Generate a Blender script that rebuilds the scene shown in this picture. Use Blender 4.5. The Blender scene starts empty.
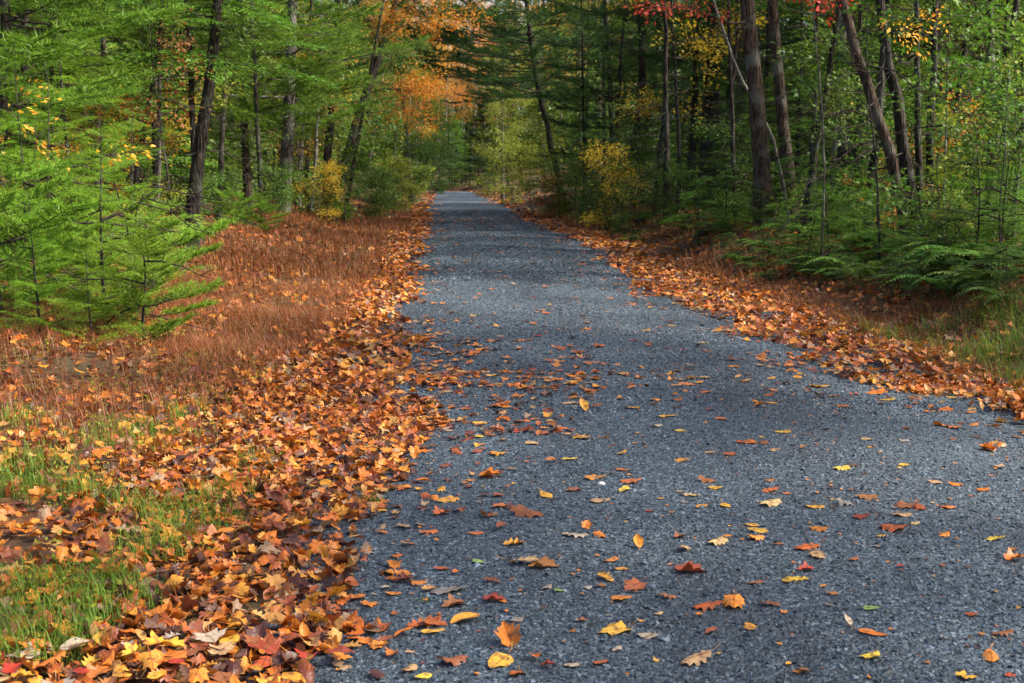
import bpy, math, random
import numpy as np
from mathutils import Vector, Matrix

random.seed(11)
rng = np.random.default_rng(11)
R = math.radians
scene = bpy.context.scene
COL = scene.collection

# ------------------------------------------------------------------ camera
F = 1400.0
CX, CY = 512.0, 341.5
YAW = math.atan((512 - 440) / F)          # the camera looks a little right of the road's direction
PITCH = math.atan((CY - 177) / F)
CAM = np.array([0.0, 0.0, 1.45])
cam_d = bpy.data.cameras.new('camera')
cam = bpy.data.objects.new('camera', cam_d)
COL.objects.link(cam)
cam.location = CAM
cam.rotation_euler = (R(90) - PITCH, 0, -YAW)
cam_d.sensor_width = 36
cam_d.lens = F / 1024 * 36
cam_d.clip_end = 3000
cam_d.dof.use_dof = True
cam_d.dof.focus_distance = 8.0
cam_d.dof.aperture_fstop = 9.0
scene.camera = cam
ROT = np.array(cam.rotation_euler.to_matrix())


def ray(px, py):
    return ROT @ np.array([(px - CX) / F, -(py - CY) / F, -1.0])


def at_depth(px, py, Y):
    d = ray(px, py)
    return CAM + d * (Y / d[1])


def project(p):
    q = ROT.T @ (np.asarray(p) - CAM)
    return (CX + F * q[0] / -q[2], CY - F * q[1] / -q[2]) if q[2] < 0 else (-9999, -9999)


# ------------------------------------------------------------------ terrain
def sm(a, b, x):
    t = np.clip((np.asarray(x, float) - a) / (b - a), 0, 1)
    return t * t * (3 - 2 * t)


def centre(y):
    y = np.asarray(y, float)
    k = np.clip(y - 132, 0, 60)
    return 1.45 - .006 * k * k - .72 * np.maximum(0, y - 192)


def gz(x, y):
    x = np.asarray(x, float); y = np.asarray(y, float)
    u = x - centre(y)
    far = sm(9, 26, y)
    z = far * (.05 * np.sin(y * .19 + 1.0) + .035 * np.sin(y * .43 + .4))
    z = z + sm(7, 13, y) * sm(60, 30, y) * (.018 * np.sin(2.0 * y + .55 * x + 1.2 * np.sin(.7 * x)) + .014 * np.sin(3.3 * y - .9 * x + 2 * np.sin(.31 * y)))
    z = z - .02 * np.minimum(np.abs(u), 2.0) ** 2
    dl = np.maximum(0, -u - 2.0); dr = np.maximum(0, u - 2.0)
    z = z + sm(1.6, 4.0, dl) * .42 * sm(5, 26, y) + sm(.8, 2.6, dr) * .50
    d = np.maximum(dl, dr)
    k = sm(.3, 2.5, d)
    z = z + k * (.06 * np.sin(x * 1.3 + y * .5) + .05 * np.sin(x * .6 - y * .83 + 2) + .03 * np.sin(2.3 * x + 1.7 * y))
    z = z + .05 * np.maximum(0, d - 14) + .02 * sm(0, 1.5, dl) * np.sin(3.1 * x + 2.2 * y)
    return z


def at(px, py):
    d = ray(px, py)
    t = 3.0
    for _ in range(4000):
        p = CAM + d * t
        if p[2] <= gz(p[0], p[1]):
            break
        t += .01 * max(1, t * .1)
    return CAM + d * t


# ------------------------------------------------------------------ mesh helpers
class MB:
    def __init__(s):
        s.v, s.f, s.m, s.n = [], [], [], 0

    def add(s, V, Fc, mi=0):
        V = np.asarray(V, np.float32).reshape(-1, 3); Fc = np.asarray(Fc, np.int32)
        if len(V) == 0 or len(Fc) == 0:
            return s
        s.v.append(V); s.f.append(Fc + s.n); s.m.append(mi); s.n += len(V)
        return s

    def arrays(s):
        return np.concatenate(s.v)

    def mesh(s, name, mats, smooth=False):
        me = bpy.data.meshes.new(name)
        V = np.concatenate(s.v)
        me.vertices.add(len(V)); me.vertices.foreach_set('co', V.ravel())
        loops = np.concatenate([f.ravel() for f in s.f])
        tot = np.concatenate([np.full(len(f), f.shape[1], np.int32) for f in s.f])
        st = np.zeros(len(tot), np.int32); st[1:] = np.cumsum(tot)[:-1]
        me.loops.add(len(loops)); me.loops.foreach_set('vertex_index', loops)
        me.polygons.add(len(tot)); me.polygons.foreach_set('loop_start', st)
        if len(mats) > 1:
            mi = np.concatenate([np.full(len(f), m, np.int32) for f, m in zip(s.f, s.m)])
            me.polygons.foreach_set('material_index', mi)
        me.polygons.foreach_set('use_smooth', np.full(len(tot), smooth))
        for m in mats:
            me.materials.append(m)
        me.update(calc_edges=True)
        return me

    def build(s, name, mats, parent=None, smooth=False):
        if not isinstance(mats, (list, tuple)):
            mats = [mats]
        o = bpy.data.objects.new(name, s.mesh(name, mats, smooth))
        COL.objects.link(o)
        if parent:
            o.parent = parent
        return o


def inst(V, Fc, M, T):
    """copies of one template under many 3x3 matrices and offsets"""
    V = np.asarray(V, np.float32); Fc = np.asarray(Fc, np.int32)
    n = len(T)
    W = np.einsum('nij,vj->nvi', M, V) + T[:, None]
    G = Fc[None] + (np.arange(n, dtype=np.int32) * len(V))[:, None, None]
    return W.reshape(-1, 3), G.reshape(-1, Fc.shape[1])


def unit(v):
    v = np.asarray(v, float)
    return v / np.maximum(np.linalg.norm(v, axis=-1, keepdims=True), 1e-9)


def frames(d, up=(0, 0, 1), roll=None):
    """matrices whose x axis is d and whose z axis is as near to up as can be"""
    d = unit(d); up = np.broadcast_to(np.asarray(up, float), d.shape)
    y = np.cross(up, d); bad = np.linalg.norm(y, axis=1) < 1e-4
    y[bad] = [0, 1, 0]
    y = unit(y); z = np.cross(d, y)
    if roll is not None:
        c, s_ = np.cos(roll)[:, None], np.sin(roll)[:, None]
        y, z = c * y + s_ * z, -s_ * y + c * z
    return np.stack([d, y, z], axis=2)


def rotz(a):
    c, s_ = np.cos(a), np.sin(a); o = np.zeros_like(c); l = np.ones_like(c)
    return np.stack([np.stack([c, -s_, o], 1), np.stack([s_, c, o], 1), np.stack([o, o, l], 1)], 1)


def euler(ax, ay, az):
    cx, sx, cy, sy = np.cos(ax), np.sin(ax), np.cos(ay), np.sin(ay)
    o = np.zeros_like(cx); l = np.ones_like(cx)
    X = np.stack([np.stack([l, o, o], 1), np.stack([o, cx, -sx], 1), np.stack([o, sx, cx], 1)], 1)
    Y = np.stack([np.stack([cy, o, sy], 1), np.stack([o, l, o], 1), np.stack([-sy, o, cy], 1)], 1)
    return rotz(az) @ X @ Y


def tube(P, r, sides=6, lump=0.0):
    P = np.asarray(P, float); n = len(P)
    r = np.broadcast_to(np.asarray(r, float), (n,))
    t = np.gradient(P, axis=0)
    M = frames(t, up=(0.31, 0.9, 0.05) if abs(unit(t.mean(0))[2]) > .5 else (0, 0, 1))
    a = np.linspace(0, 2 * np.pi, sides, endpoint=False)
    rr = r[:, None] * (1 + lump * rng.normal(size=(n, sides)))
    V = P[:, None] + rr[..., None] * (np.cos(a)[None, :, None] * M[:, None, :, 1] + np.sin(a)[None, :, None] * M[:, None, :, 2])
    i = np.arange(n - 1)[:, None] * sides; j = np.arange(sides)[None]; k = (j + 1) % sides
    Fc = np.stack([i + j, i + k, i + sides + k, i + sides + j], 2).reshape(-1, 4)
    return V.reshape(-1, 3), Fc


def curve(pts, n):
    """a smooth line through the points"""
    pts = np.asarray(pts, float)
    s = np.concatenate([[0], np.cumsum(np.linalg.norm(np.diff(pts, axis=0), axis=1))])
    q = np.linspace(0, s[-1], n)
    if len(pts) == 2:
        return np.stack([np.interp(q, s, pts[:, k]) for k in range(3)], 1)
    m = np.gradient(pts, s, axis=0)
    i = np.clip(np.searchsorted(s, q, side='right') - 1, 0, len(pts) - 2)
    h = (s[i + 1] - s[i])[:, None]; t = ((q - s[i]) / h[:, 0])[:, None]
    return ((2 * t**3 - 3 * t**2 + 1) * pts[i] + (t**3 - 2 * t**2 + t) * h * m[i]
            + (-2 * t**3 + 3 * t**2) * pts[i + 1] + (t**3 - t**2) * h * m[i + 1])


# ------------------------------------------------------------------ object helpers
USED = {}


def tag(o, label=None, cat=None, group=None, kind=None):
    if label:
        o['label'] = label
        USED[label] = o.name
    if cat: o['category'] = cat
    if group: o['group'] = group
    if kind: o['kind'] = kind
    return o


def empty(name, loc):
    o = bpy.data.objects.new(name, None)
    COL.objects.link(o)
    o.location = [float(c) for c in loc]
    o.empty_display_size = .2
    return o


def copy_tree(o):
    c = o.copy(); COL.objects.link(c)
    for ch in list(o.children):
        d = ch.copy(); COL.objects.link(d); d.parent = c
        for g in list(ch.children):
            e = g.copy(); COL.objects.link(e); e.parent = d
    return c


def set_mat(o, m, slot=0):
    o.material_slots[slot].link = 'OBJECT'
    o.material_slots[slot].material = m


# ------------------------------------------------------------------ materials
def new_mat(name):
    m = bpy.data.materials.new(name); m.use_nodes = True
    nt = m.node_tree; nt.nodes.clear()
    return m, nt, nt.nodes, nt.links


def ramp(nodes, stops, interp='LINEAR'):
    n = nodes.new('ShaderNodeValToRGB'); e = n.color_ramp.elements
    n.color_ramp.interpolation = interp
    while len(e) < len(stops):
        e.new(.5)
    for k, (p, c) in enumerate(stops):
        e[k].position = p; e[k].color = (*c, 1)
    return n


def even(cols):
    return [(k / max(1, len(cols) - 1), c) for k, c in enumerate(cols)]


def leaf_mat(name, cols, spots=0.0, transl=.3, rough=.5, mottled=.25, hue=.015, val=.25, clump=0.0, nscale=40.0, interp='LINEAR', spec=.3):
    """leaf by leaf colour, with mottling; clump > 0 lets neighbouring leaves share a tint"""
    m, nt, N, L = new_mat(name)
    out = N.new('ShaderNodeOutputMaterial')
    geo = N.new('ShaderNodeNewGeometry')
    oi = N.new('ShaderNodeObjectInfo')
    tc = N.new('ShaderNodeTexCoord')
    fac = geo.outputs['Random Per Island']
    if clump:
        nz = N.new('ShaderNodeTexNoise'); nz.inputs['Scale'].default_value = .9; nz.inputs['Detail'].default_value = 1
        L.new(tc.outputs['Object'], nz.inputs['Vector'])
        mr = N.new('ShaderNodeMapRange'); mr.inputs['From Min'].default_value = .3; mr.inputs['From Max'].default_value = .7
        L.new(nz.outputs['Fac'], mr.inputs['Value'])
        mx = N.new('ShaderNodeMix'); mx.data_type = 'FLOAT'; mx.inputs['Factor'].default_value = clump
        L.new(fac, mx.inputs['A']); L.new(mr.outputs['Result'], mx.inputs['B'])
        fac = mx.outputs['Result']
    rp = ramp(N, even(cols), interp)
    L.new(fac, rp.inputs['Fac'])
    hsv = N.new('ShaderNodeHueSaturation')
    L.new(rp.outputs['Color'], hsv.inputs['Color'])
    h = N.new('ShaderNodeMath'); h.operation = 'MULTIPLY_ADD'
    L.new(oi.outputs['Random'], h.inputs[0]); h.inputs[1].default_value = 2 * hue; h.inputs[2].default_value = .5 - hue
    L.new(h.outputs[0], hsv.inputs['Hue'])
    n2 = N.new('ShaderNodeTexNoise'); n2.inputs['Scale'].default_value = nscale; n2.inputs['Detail'].default_value = 2
    L.new(tc.outputs['Object'], n2.inputs['Vector'])
    v = N.new('ShaderNodeMath'); v.operation = 'MULTIPLY_ADD'
    L.new(n2.outputs['Fac'], v.inputs[0]); v.inputs[1].default_value = 2 * mottled; v.inputs[2].default_value = 1 - mottled
    v2 = N.new('ShaderNodeMath'); v2.operation = 'MULTIPLY_ADD'
    L.new(oi.outputs['Random'], v2.inputs[0]); v2.inputs[1].default_value = val; v2.inputs[2].default_value = 1 - val / 2
    v3 = N.new('ShaderNodeMath'); v3.operation = 'MULTIPLY'
    L.new(v.outputs[0], v3.inputs[0]); L.new(v2.outputs[0], v3.inputs[1])
    L.new(v3.outputs[0], hsv.inputs['Value'])
    colour = hsv.outputs['Color']
    if spots:      # brown blotches and a darker midrib, fixed to the blade
        n3 = N.new('ShaderNodeTexNoise'); n3.inputs['Scale'].default_value = spots; n3.inputs['Detail'].default_value = 3
        L.new(tc.outputs['Object'], n3.inputs['Vector'])
        r3 = ramp(N, [(.52, (0, 0, 0)), (.66, (.85, .85, .85))]); L.new(n3.outputs['Fac'], r3.inputs['Fac'])
        m3 = N.new('ShaderNodeMix'); m3.data_type = 'RGBA'
        L.new(r3.outputs['Color'], m3.inputs['Factor']); L.new(colour, m3.inputs['A']); m3.inputs['B'].default_value = (.16, .060, .022, 1)
        sx = N.new('ShaderNodeSeparateXYZ'); L.new(tc.outputs['Object'], sx.inputs[0])
        ab = N.new('ShaderNodeMath'); ab.operation = 'ABSOLUTE'; L.new(sx.outputs['X'], ab.inputs[0])
        r4 = ramp(N, [(.008, (.55, .42, .3)), (.03, (1, 1, 1))]); L.new(ab.outputs[0], r4.inputs['Fac'])
        m4 = N.new('ShaderNodeMix'); m4.data_type = 'RGBA'; m4.blend_type = 'MULTIPLY'; m4.inputs['Factor'].default_value = 1
        L.new(m3.outputs['Result'], m4.inputs['A']); L.new(r4.outputs['Color'], m4.inputs['B'])
        colour = m4.outputs['Result']
    p = N.new('ShaderNodeBsdfPrincipled')
    p.inputs['Roughness'].default_value = rough
    p.inputs['Specular IOR Level'].default_value = spec
    L.new(colour, p.inputs['Base Color'])
    t = N.new('ShaderNodeBsdfTranslucent')
    L.new(colour, t.inputs['Color'])
    ms = N.new('ShaderNodeMixShader'); ms.inputs['Fac'].default_value = transl
    L.new(p.outputs[0], ms.inputs[1]); L.new(t.outputs[0], ms.inputs[2])
    L.new(ms.outputs[0], out.inputs['Surface'])
    return m


def bark_mat(name, dark, light, lichen=None, scale=1.0):
    m, nt, N, L = new_mat(name)
    out = N.new('ShaderNodeOutputMaterial'); tc = N.new('ShaderNodeTexCoord')
    mp = N.new('ShaderNodeMapping'); mp.inputs['Scale'].default_value = (9 * scale, 9 * scale, 1.6 * scale)
    L.new(tc.outputs['Object'], mp.inputs['Vector'])
    a = N.new('ShaderNodeTexNoise'); a.inputs['Scale'].default_value = 2.6; a.inputs['Detail'].default_value = 6; a.inputs['Roughness'].default_value = .65
    L.new(mp.outputs[0], a.inputs['Vector'])
    vo = N.new('ShaderNodeTexVoronoi'); vo.feature = 'DISTANCE_TO_EDGE'; vo.inputs['Scale'].default_value = 2.2
    L.new(mp.outputs[0], vo.inputs['Vector'])
    rp = ramp(N, [(.38, dark), (.64, light)])
    L.new(a.outputs['Fac'], rp.inputs['Fac'])
    col = rp.outputs['Color']
    if lichen:
        b = N.new('ShaderNodeTexNoise'); b.inputs['Scale'].default_value = 2.3; b.inputs['Detail'].default_value = 4
        L.new(tc.outputs['Object'], b.inputs['Vector'])
        r2 = ramp(N, [(.52, (0, 0, 0)), (.66, (1, 1, 1))])
        L.new(b.outputs['Fac'], r2.inputs['Fac'])
        mx = N.new('ShaderNodeMix'); mx.data_type = 'RGBA'
        L.new(r2.outputs['Color'], mx.inputs['Factor']); L.new(col, mx.inputs['A']); mx.inputs['B'].default_value = (*lichen, 1)
        col = mx.outputs['Result']
    p = N.new('ShaderNodeBsdfPrincipled'); p.inputs['Roughness'].default_value = .9; p.inputs['Specular IOR Level'].default_value = .15
    L.new(col, p.inputs['Base Color'])
    ad = N.new('ShaderNodeMath'); ad.operation = 'ADD'
    L.new(a.outputs['Fac'], ad.inputs[0]); L.new(vo.outputs['Distance'], ad.inputs[1])
    bp = N.new('ShaderNodeBump'); bp.inputs['Strength'].default_value = 1; bp.inputs['Distance'].default_value = .06
    L.new(ad.outputs[0], bp.inputs['Height']); L.new(bp.outputs[0], p.inputs['Normal'])
    L.new(p.outputs[0], out.inputs['Surface'])
    return m


def gravel_mat(name, islands=False):
    m, nt, N, L = new_mat(name)
    out = N.new('ShaderNodeOutputMaterial'); tc = N.new('ShaderNodeTexCoord')
    vs = []
    for sc in (55, 130):
        v = N.new('ShaderNodeTexVoronoi'); v.inputs['Scale'].default_value = sc; v.inputs['Randomness'].default_value = 1
        L.new(tc.outputs['Object'], v.inputs['Vector']); vs.append(v)
    sep = N.new('ShaderNodeSeparateColor'); L.new(vs[0].outputs['Color'], sep.inputs[0])
    rp = ramp(N, even(GRAVEL))
    geo = N.new('ShaderNodeNewGeometry')
    L.new(geo.outputs['Random Per Island'] if islands else sep.outputs[0], rp.inputs['Fac'])
    # worn and dusty patches, drawn out along the way
    mp = N.new('ShaderNodeMapping'); mp.inputs['Scale'].default_value = (.9, .28, 1)
    L.new(tc.outputs['Object'], mp.inputs['Vector'])
    nz = N.new('ShaderNodeTexNoise'); nz.inputs['Scale'].default_value = 1.3; nz.inputs['Detail'].default_value = 5
    L.new(mp.outputs[0], nz.inputs['Vector'])
    r2 = ramp(N, [(.3, (.62, .63, .66)), (.7, (1.38, 1.36, 1.32))])
    L.new(nz.outputs['Fac'], r2.inputs['Fac'])
    mx = N.new('ShaderNodeMix'); mx.data_type = 'RGBA'; mx.blend_type = 'MULTIPLY'; mx.inputs['Factor'].default_value = 1
    L.new(rp.outputs['Color'], mx.inputs['A']); L.new(r2.outputs['Color'], mx.inputs['B'])
    p = N.new('ShaderNodeBsdfPrincipled'); p.inputs['Roughness'].default_value = .62; p.inputs['Specular IOR Level'].default_value = .45
    L.new(mx.outputs['Result'], p.inputs['Base Color'])
    ad = N.new('ShaderNodeMath'); ad.operation = 'MULTIPLY_ADD'
    L.new(vs[1].outputs['Distance'], ad.inputs[0]); ad.inputs[1].default_value = .5; L.new(vs[0].outputs['Distance'], ad.inputs[2])
    if islands:
        L.new(p.outputs[0], out.inputs['Surface'])
        return m
    bp = N.new('ShaderNodeBump'); bp.invert = True; bp.inputs['Strength'].default_value = 1; bp.inputs['Distance'].default_value = .014
    L.new(ad.outputs[0], bp.inputs['Height']); L.new(bp.outputs[0], p.inputs['Normal'])
    L.new(p.outputs[0], out.inputs['Surface'])
    return m


def floor_mat(name):
    m, nt, N, L = new_mat(name)
    out = N.new('ShaderNodeOutputMaterial'); tc = N.new('ShaderNodeTexCoord')
    v = N.new('ShaderNodeTexVoronoi'); v.inputs['Scale'].default_value = 14
    L.new(tc.outputs['Object'], v.inputs['Vector'])
    sep = N.new('ShaderNodeSeparateColor'); L.new(v.outputs['Color'], sep.inputs[0])
    rp = ramp(N, even([(.030, .017, .010), (.085, .037, .017), (.14, .055, .020), (.055, .030, .016), (.17, .085, .032), (.045, .024, .013)]), 'CONSTANT')
    L.new(sep.outputs[0], rp.inputs['Fac'])
    nz = N.new('ShaderNodeTexNoise'); nz.inputs['Scale'].default_value = .8; nz.inputs['Detail'].default_value = 6
    L.new(tc.outputs['Object'], nz.inputs['Vector'])
    r2 = ramp(N, [(.42, (0, 0, 0)), (.62, (1, 1, 1))]); L.new(nz.outputs['Fac'], r2.inputs['Fac'])
    mx = N.new('ShaderNodeMix'); mx.data_type = 'RGBA'
    L.new(r2.outputs['Color'], mx.inputs['Factor']); L.new(rp.outputs['Color'], mx.inputs['A']); mx.inputs['B'].default_value = (.050, .040, .018, 1)
    p = N.new('ShaderNodeBsdfPrincipled'); p.inputs['Roughness'].default_value = .85; p.inputs['Specular IOR Level'].default_value = .2
    L.new(mx.outputs['Result'], p.inputs['Base Color'])
    bp = N.new('ShaderNodeBump'); bp.inputs['Strength'].default_value = .8; bp.inputs['Distance'].default_value = .03
    L.new(v.outputs['Distance'], bp.inputs['Height']); L.new(bp.outputs[0], p.inputs['Normal'])
    L.new(p.outputs[0], out.inputs['Surface'])
    return m


GRAVEL = [(.007, .012, .017), (.017, .029, .040), (.038, .060, .077), (.013, .023, .033), (.078, .106, .129), (.009, .016, .024), (.044, .066, .085), (.135, .17, .198)]
M = {}
M['gravel'] = gravel_mat('slate blue gravel')
M['stone'] = gravel_mat('gravel stones', True)
M['floor'] = floor_mat('leaf mould')
M['bark_dark'] = bark_mat('dark bark', (.008, .007, .006), (.070, .056, .046), (.085, .09, .07))
M['bark_brown'] = bark_mat('brown bark', (.018, .012, .009), (.13, .090, .066), (.14, .135, .11))
M['bark_grey'] = bark_mat('grey bark', (.030, .026, .022), (.17, .15, .13), (.24, .24, .20))
M['bark_pale'] = bark_mat('pale dead wood', (.10, .092, .08), (.34, .32, .28))
M['twig'] = bark_mat('twig bark', (.018, .014, .011), (.075, .06, .048))

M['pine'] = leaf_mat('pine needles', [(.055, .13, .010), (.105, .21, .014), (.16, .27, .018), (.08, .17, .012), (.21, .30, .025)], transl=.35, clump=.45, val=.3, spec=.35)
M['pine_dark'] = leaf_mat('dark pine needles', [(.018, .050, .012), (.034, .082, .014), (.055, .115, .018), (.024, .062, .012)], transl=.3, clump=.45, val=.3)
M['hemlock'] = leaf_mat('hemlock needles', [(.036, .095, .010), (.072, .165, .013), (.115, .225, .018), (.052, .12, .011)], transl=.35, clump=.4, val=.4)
M['hemlock_dark'] = leaf_mat('shaded hemlock needles', [(.020, .058, .010), (.042, .10, .013), (.075, .15, .016), (.028, .075, .010)], transl=.3, clump=.4, val=.4)  # a darker green mix than the other hemlock needles
M['sapling'] = leaf_mat('bright young needles', [(.08, .20, .012), (.15, .31, .018), (.24, .40, .026), (.04, .11, .010), (.30, .42, .03)], transl=.4, clump=.4, val=.25)
M['fern'] = leaf_mat('fern green', [(.035, .09, .012), (.065, .14, .016), (.10, .18, .02), (.16, .18, .025)], transl=.35, clump=.3, val=.4)
M['lf_green'] = leaf_mat('green leaves', [(.035, .085, .010), (.065, .135, .014), (.10, .175, .018), (.16, .215, .022)], transl=.45, clump=.5)
M['lf_lime'] = leaf_mat('lime leaves', [(.12, .21, .02), (.21, .28, .025), (.32, .33, .03), (.16, .24, .02)], transl=.45, clump=.5)
M['lf_yellow'] = leaf_mat('yellow leaves', [(.22, .22, .02), (.42, .30, .025), (.52, .30, .02), (.30, .26, .025)], transl=.45, clump=.5)
M['lf_orange'] = leaf_mat('orange leaves', [(.22, .22, .02), (.58, .30, .025), (.60, .21, .02), (.64, .40, .04), (.50, .14, .02)], transl=.45, clump=.55)
M['lf_red'] = leaf_mat('red leaves', [(.42, .03, .015), (.50, .055, .02), (.48, .11, .02), (.35, .03, .015)], transl=.45, clump=.4)
M['lf_rust'] = leaf_mat('rust leaves', [(.20, .07, .02), (.30, .12, .025), (.14, .10, .02), (.38, .16, .03)], transl=.4, clump=.5)
M['lf_mix'] = leaf_mat('turning leaves', [(.035, .11, .014), (.06, .15, .018), (.09, .17, .018), (.20, .22, .02), (.38, .25, .022)], transl=.45, clump=.7)
M['litter'] = leaf_mat('fallen leaves', [(.14, .038, .016), (.46, .125, .015), (.26, .070, .018), (.52, .20, .025), (.075, .028, .018), (.50, .145, .016), (.20, .060, .022),
                                         (.44, .23, .06), (.47, .16, .02), (.10, .045, .026), (.54, .25, .028), (.36, .12, .022), (.28, .18, .10), (.48, .165, .018), (.34, .095, .018), (.17, .07, .03)],
                       transl=.18, mottled=.45, nscale=30, interp='CONSTANT', rough=.45)
M['litter_rust'] = leaf_mat('rusty fallen leaves', [(.12, .035, .016), (.30, .085, .022), (.20, .06, .02), (.40, .14, .03), (.09, .035, .02), (.44, .20, .045),
                                                    (.26, .07, .02), (.16, .08, .04)], transl=.15, mottled=.35, nscale=30, interp='CONSTANT')
M['dry_grass'] = leaf_mat('dry reddish grass', [(.17, .050, .018), (.26, .080, .024), (.12, .065, .020), (.32, .14, .045), (.22, .055, .020), (.15, .12, .03)], transl=.3, clump=.35)
M['green_grass'] = leaf_mat('green grass', [(.06, .15, .015), (.11, .22, .02), (.17, .28, .03), (.22, .27, .04)], transl=.4, clump=.3)
LEAFCOL = {
    'orange': [(.56, .17, .02), (.50, .13, .02)], 'bright orange': [(.66, .19, .015), (.62, .24, .02)],
    'gold': [(.60, .31, .035), (.55, .25, .03)], 'yellow': [(.60, .38, .03), (.52, .34, .045)],
    'tan': [(.42, .26, .11), (.50, .33, .15)], 'brown': [(.22, .085, .03), (.30, .11, .035)],
    'red-brown': [(.26, .05, .022), (.32, .075, .025)], 'red': [(.45, .035, .02), (.38, .05, .02)],
    'cream': [(.44, .37, .27), (.40, .31, .21)], 'grey': [(.22, .19, .16), (.28, .24, .20)],
    'green': [(.20, .36, .05), (.28, .42, .12)], 'dark brown': [(.07, .032, .022), (.10, .045, .028)]}
for k, c in LEAFCOL.items():
    M['leaf ' + k] = leaf_mat(k + ' fallen leaf', c, spots=3.2, transl=.16, mottled=.38, nscale=9, val=.35, hue=.012, rough=.42)

# ------------------------------------------------------------------ ground and road
ys = np.concatenate([np.arange(-14, 3, .5), np.arange(3, 30, .2), np.arange(30, 80, .5), np.arange(80, 200, 2), np.arange(200, 620, 20)])
us_road = np.linspace(-2.05, 2.35, 31)
uo = np.concatenate([np.arange(.2, 8, .2), np.arange(8, 30, 1.0), np.array([32, 40, 55, 80, 120, 180, 260, 400])])
us = np.concatenate([-(2.05 + uo)[::-1], us_road, 2.35 + uo])


def lattice(us, ys, lift=0.0, edge=0.0):
    U, Y = np.meshgrid(us, ys)
    X = U + centre(Y)
    Z = gz(X, Y) + lift
    if edge:
        Z = Z - edge * (np.abs(U) > 1.98)
    n = len(us)
    i = np.arange(len(ys) - 1)[:, None] * n; j = np.arange(n - 1)[None]
    Fc = np.stack([i + j, i + j + 1, i + n + j + 1, i + n + j], 2).reshape(-1, 4)
    return np.stack([X, Y, Z], 2).reshape(-1, 3), Fc


g = MB(); g.add(*lattice(us, ys)); ground = g.build('ground', M['floor'], smooth=True); tag(ground, kind='structure')
g = MB(); g.add(*lattice(us_road, ys[ys < 300], .008)); road = g.build('gravel_road', M['gravel'], smooth=True); tag(road, kind='structure')

# loose stones on the near part of the road
OCT_V = np.array([[1, 0, 0], [-1, 0, 0], [0, 1, 0], [0, -1, 0], [0, 0, 1], [0, 0, -1.]])
OCT_F = np.array([[0, 2, 4], [2, 1, 4], [1, 3, 4], [3, 0, 4], [2, 0, 5], [1, 2, 5], [3, 1, 5], [0, 3, 5]])


def scatter_stones(b, n, y0, y1, smin, smax):
    y = y0 * (y1 / y0) ** rng.random(n)
    u = rng.uniform(-2.0, 2.3, n); x = u + centre(y)
    px = CX + F * ((x / y) - math.tan(YAW))
    ok = (px > -40) & (px < 1070); x, y = x[ok], y[ok]; n = len(x)
    s = smin * (smax / smin) ** (rng.random(n) ** 1.6)
    for k in range(6):
        V = OCT_V * rng.uniform(.7, 1.25, (6, 3)) + rng.uniform(-.28, .28, (6, 3))
        q = np.arange(n) % 6 == k
        A = euler(*rng.uniform(0, 6.28, (3, q.sum()))) * s[q][:, None, None]
        A[:, 2] *= .75
        b.add(*inst(V, OCT_F, A, np.stack([x[q], y[q], gz(x[q], y[q]) + .006 + s[q] * .15], 1)))


b = MB()
scatter_stones(b, 70000, 3.4, 9, .0042, .013)
scatter_stones(b, 52000, 8.5, 22, .007, .016)
scatter_stones(b, 1500, 3.4, 24, .010, .019)
scatter_stones(b, 40000, 20, 60, .013, .028)
tag(b.build('loose_gravel', M['stone']), kind='stuff')

# ------------------------------------------------------------------ fallen leaves
MAPLE = [(0, 0), (.16, -.10), (.40, -.06), (.33, .11), (.56, .32), (.44, .44), (.27, .48), (.33, .68), (.17, .75), (0, 1)]
OAK = [(0, 0), (.08, .05), (.22, .16), (.11, .23), (.31, .38), (.14, .46), (.34, .62), (.17, .68), (.22, .85), (.1, .88), (0, 1)]
OVAL = [(0, 0), (.13, .08), (.25, .24), (.30, .42), (.27, .62), (.17, .82), (.07, .94), (0, 1)]


def leaf_template(half, curl, fold, tipcurl, ripple, stem=True):
    H = np.array(half, float); n = len(H)
    rows = []
    mid = np.maximum.accumulate(np.clip(H[:, 1] * .92 + .02, 0, 1)); mid[0] = 0; mid[-1] = 1
    for sx in (-1, -.5, 0, .5, 1):
        P = np.zeros((n, 3)); P[:, 0] = H[:, 0] * sx; P[:, 1] = H[:, 1] * abs(sx) + mid * (1 - abs(sx))
        rows.append(P)
    V = np.concatenate(rows)
    Fc = []
    for r_ in range(4):
        for i in range(n - 1):
            a = r_ * n + i
            Fc.append((a, a + n, a + n + 1, a + 1))
    V[:, 1] -= .45
    x, y = V[:, 0].copy(), V[:, 1].copy()
    V[:, 2] = fold * np.abs(x) + curl * x * x + tipcurl * y * y * np.sign(y + .2) + ripple * np.sin(9 * x + 5 * y + curl * 7) * (np.abs(x) + .1)
    # a strong cross curl rolls the blade in
    k = abs(curl) * .25; V[:, 0] *= (1 - k * np.clip(np.abs(x) * 1.2, 0, .8))
    V = V.astype(float); Fc = np.array(Fc)
    if stem:
        t = np.linspace(0, 1, 4); bend = rng.uniform(-.15, .15)
        S = np.stack([bend * t * t, -.45 - .42 * t, .02 + .12 * t * t], 1)
        w = np.array([.012, 0, 0])
        SV = np.concatenate([S - w, S + w]); SF = np.array([(i, i + 4, i + 5, i + 1) for i in range(3)])
        Fc = np.concatenate([Fc, SF + len(V)]); V = np.concatenate([V, SV])
    return V, Fc


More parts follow.
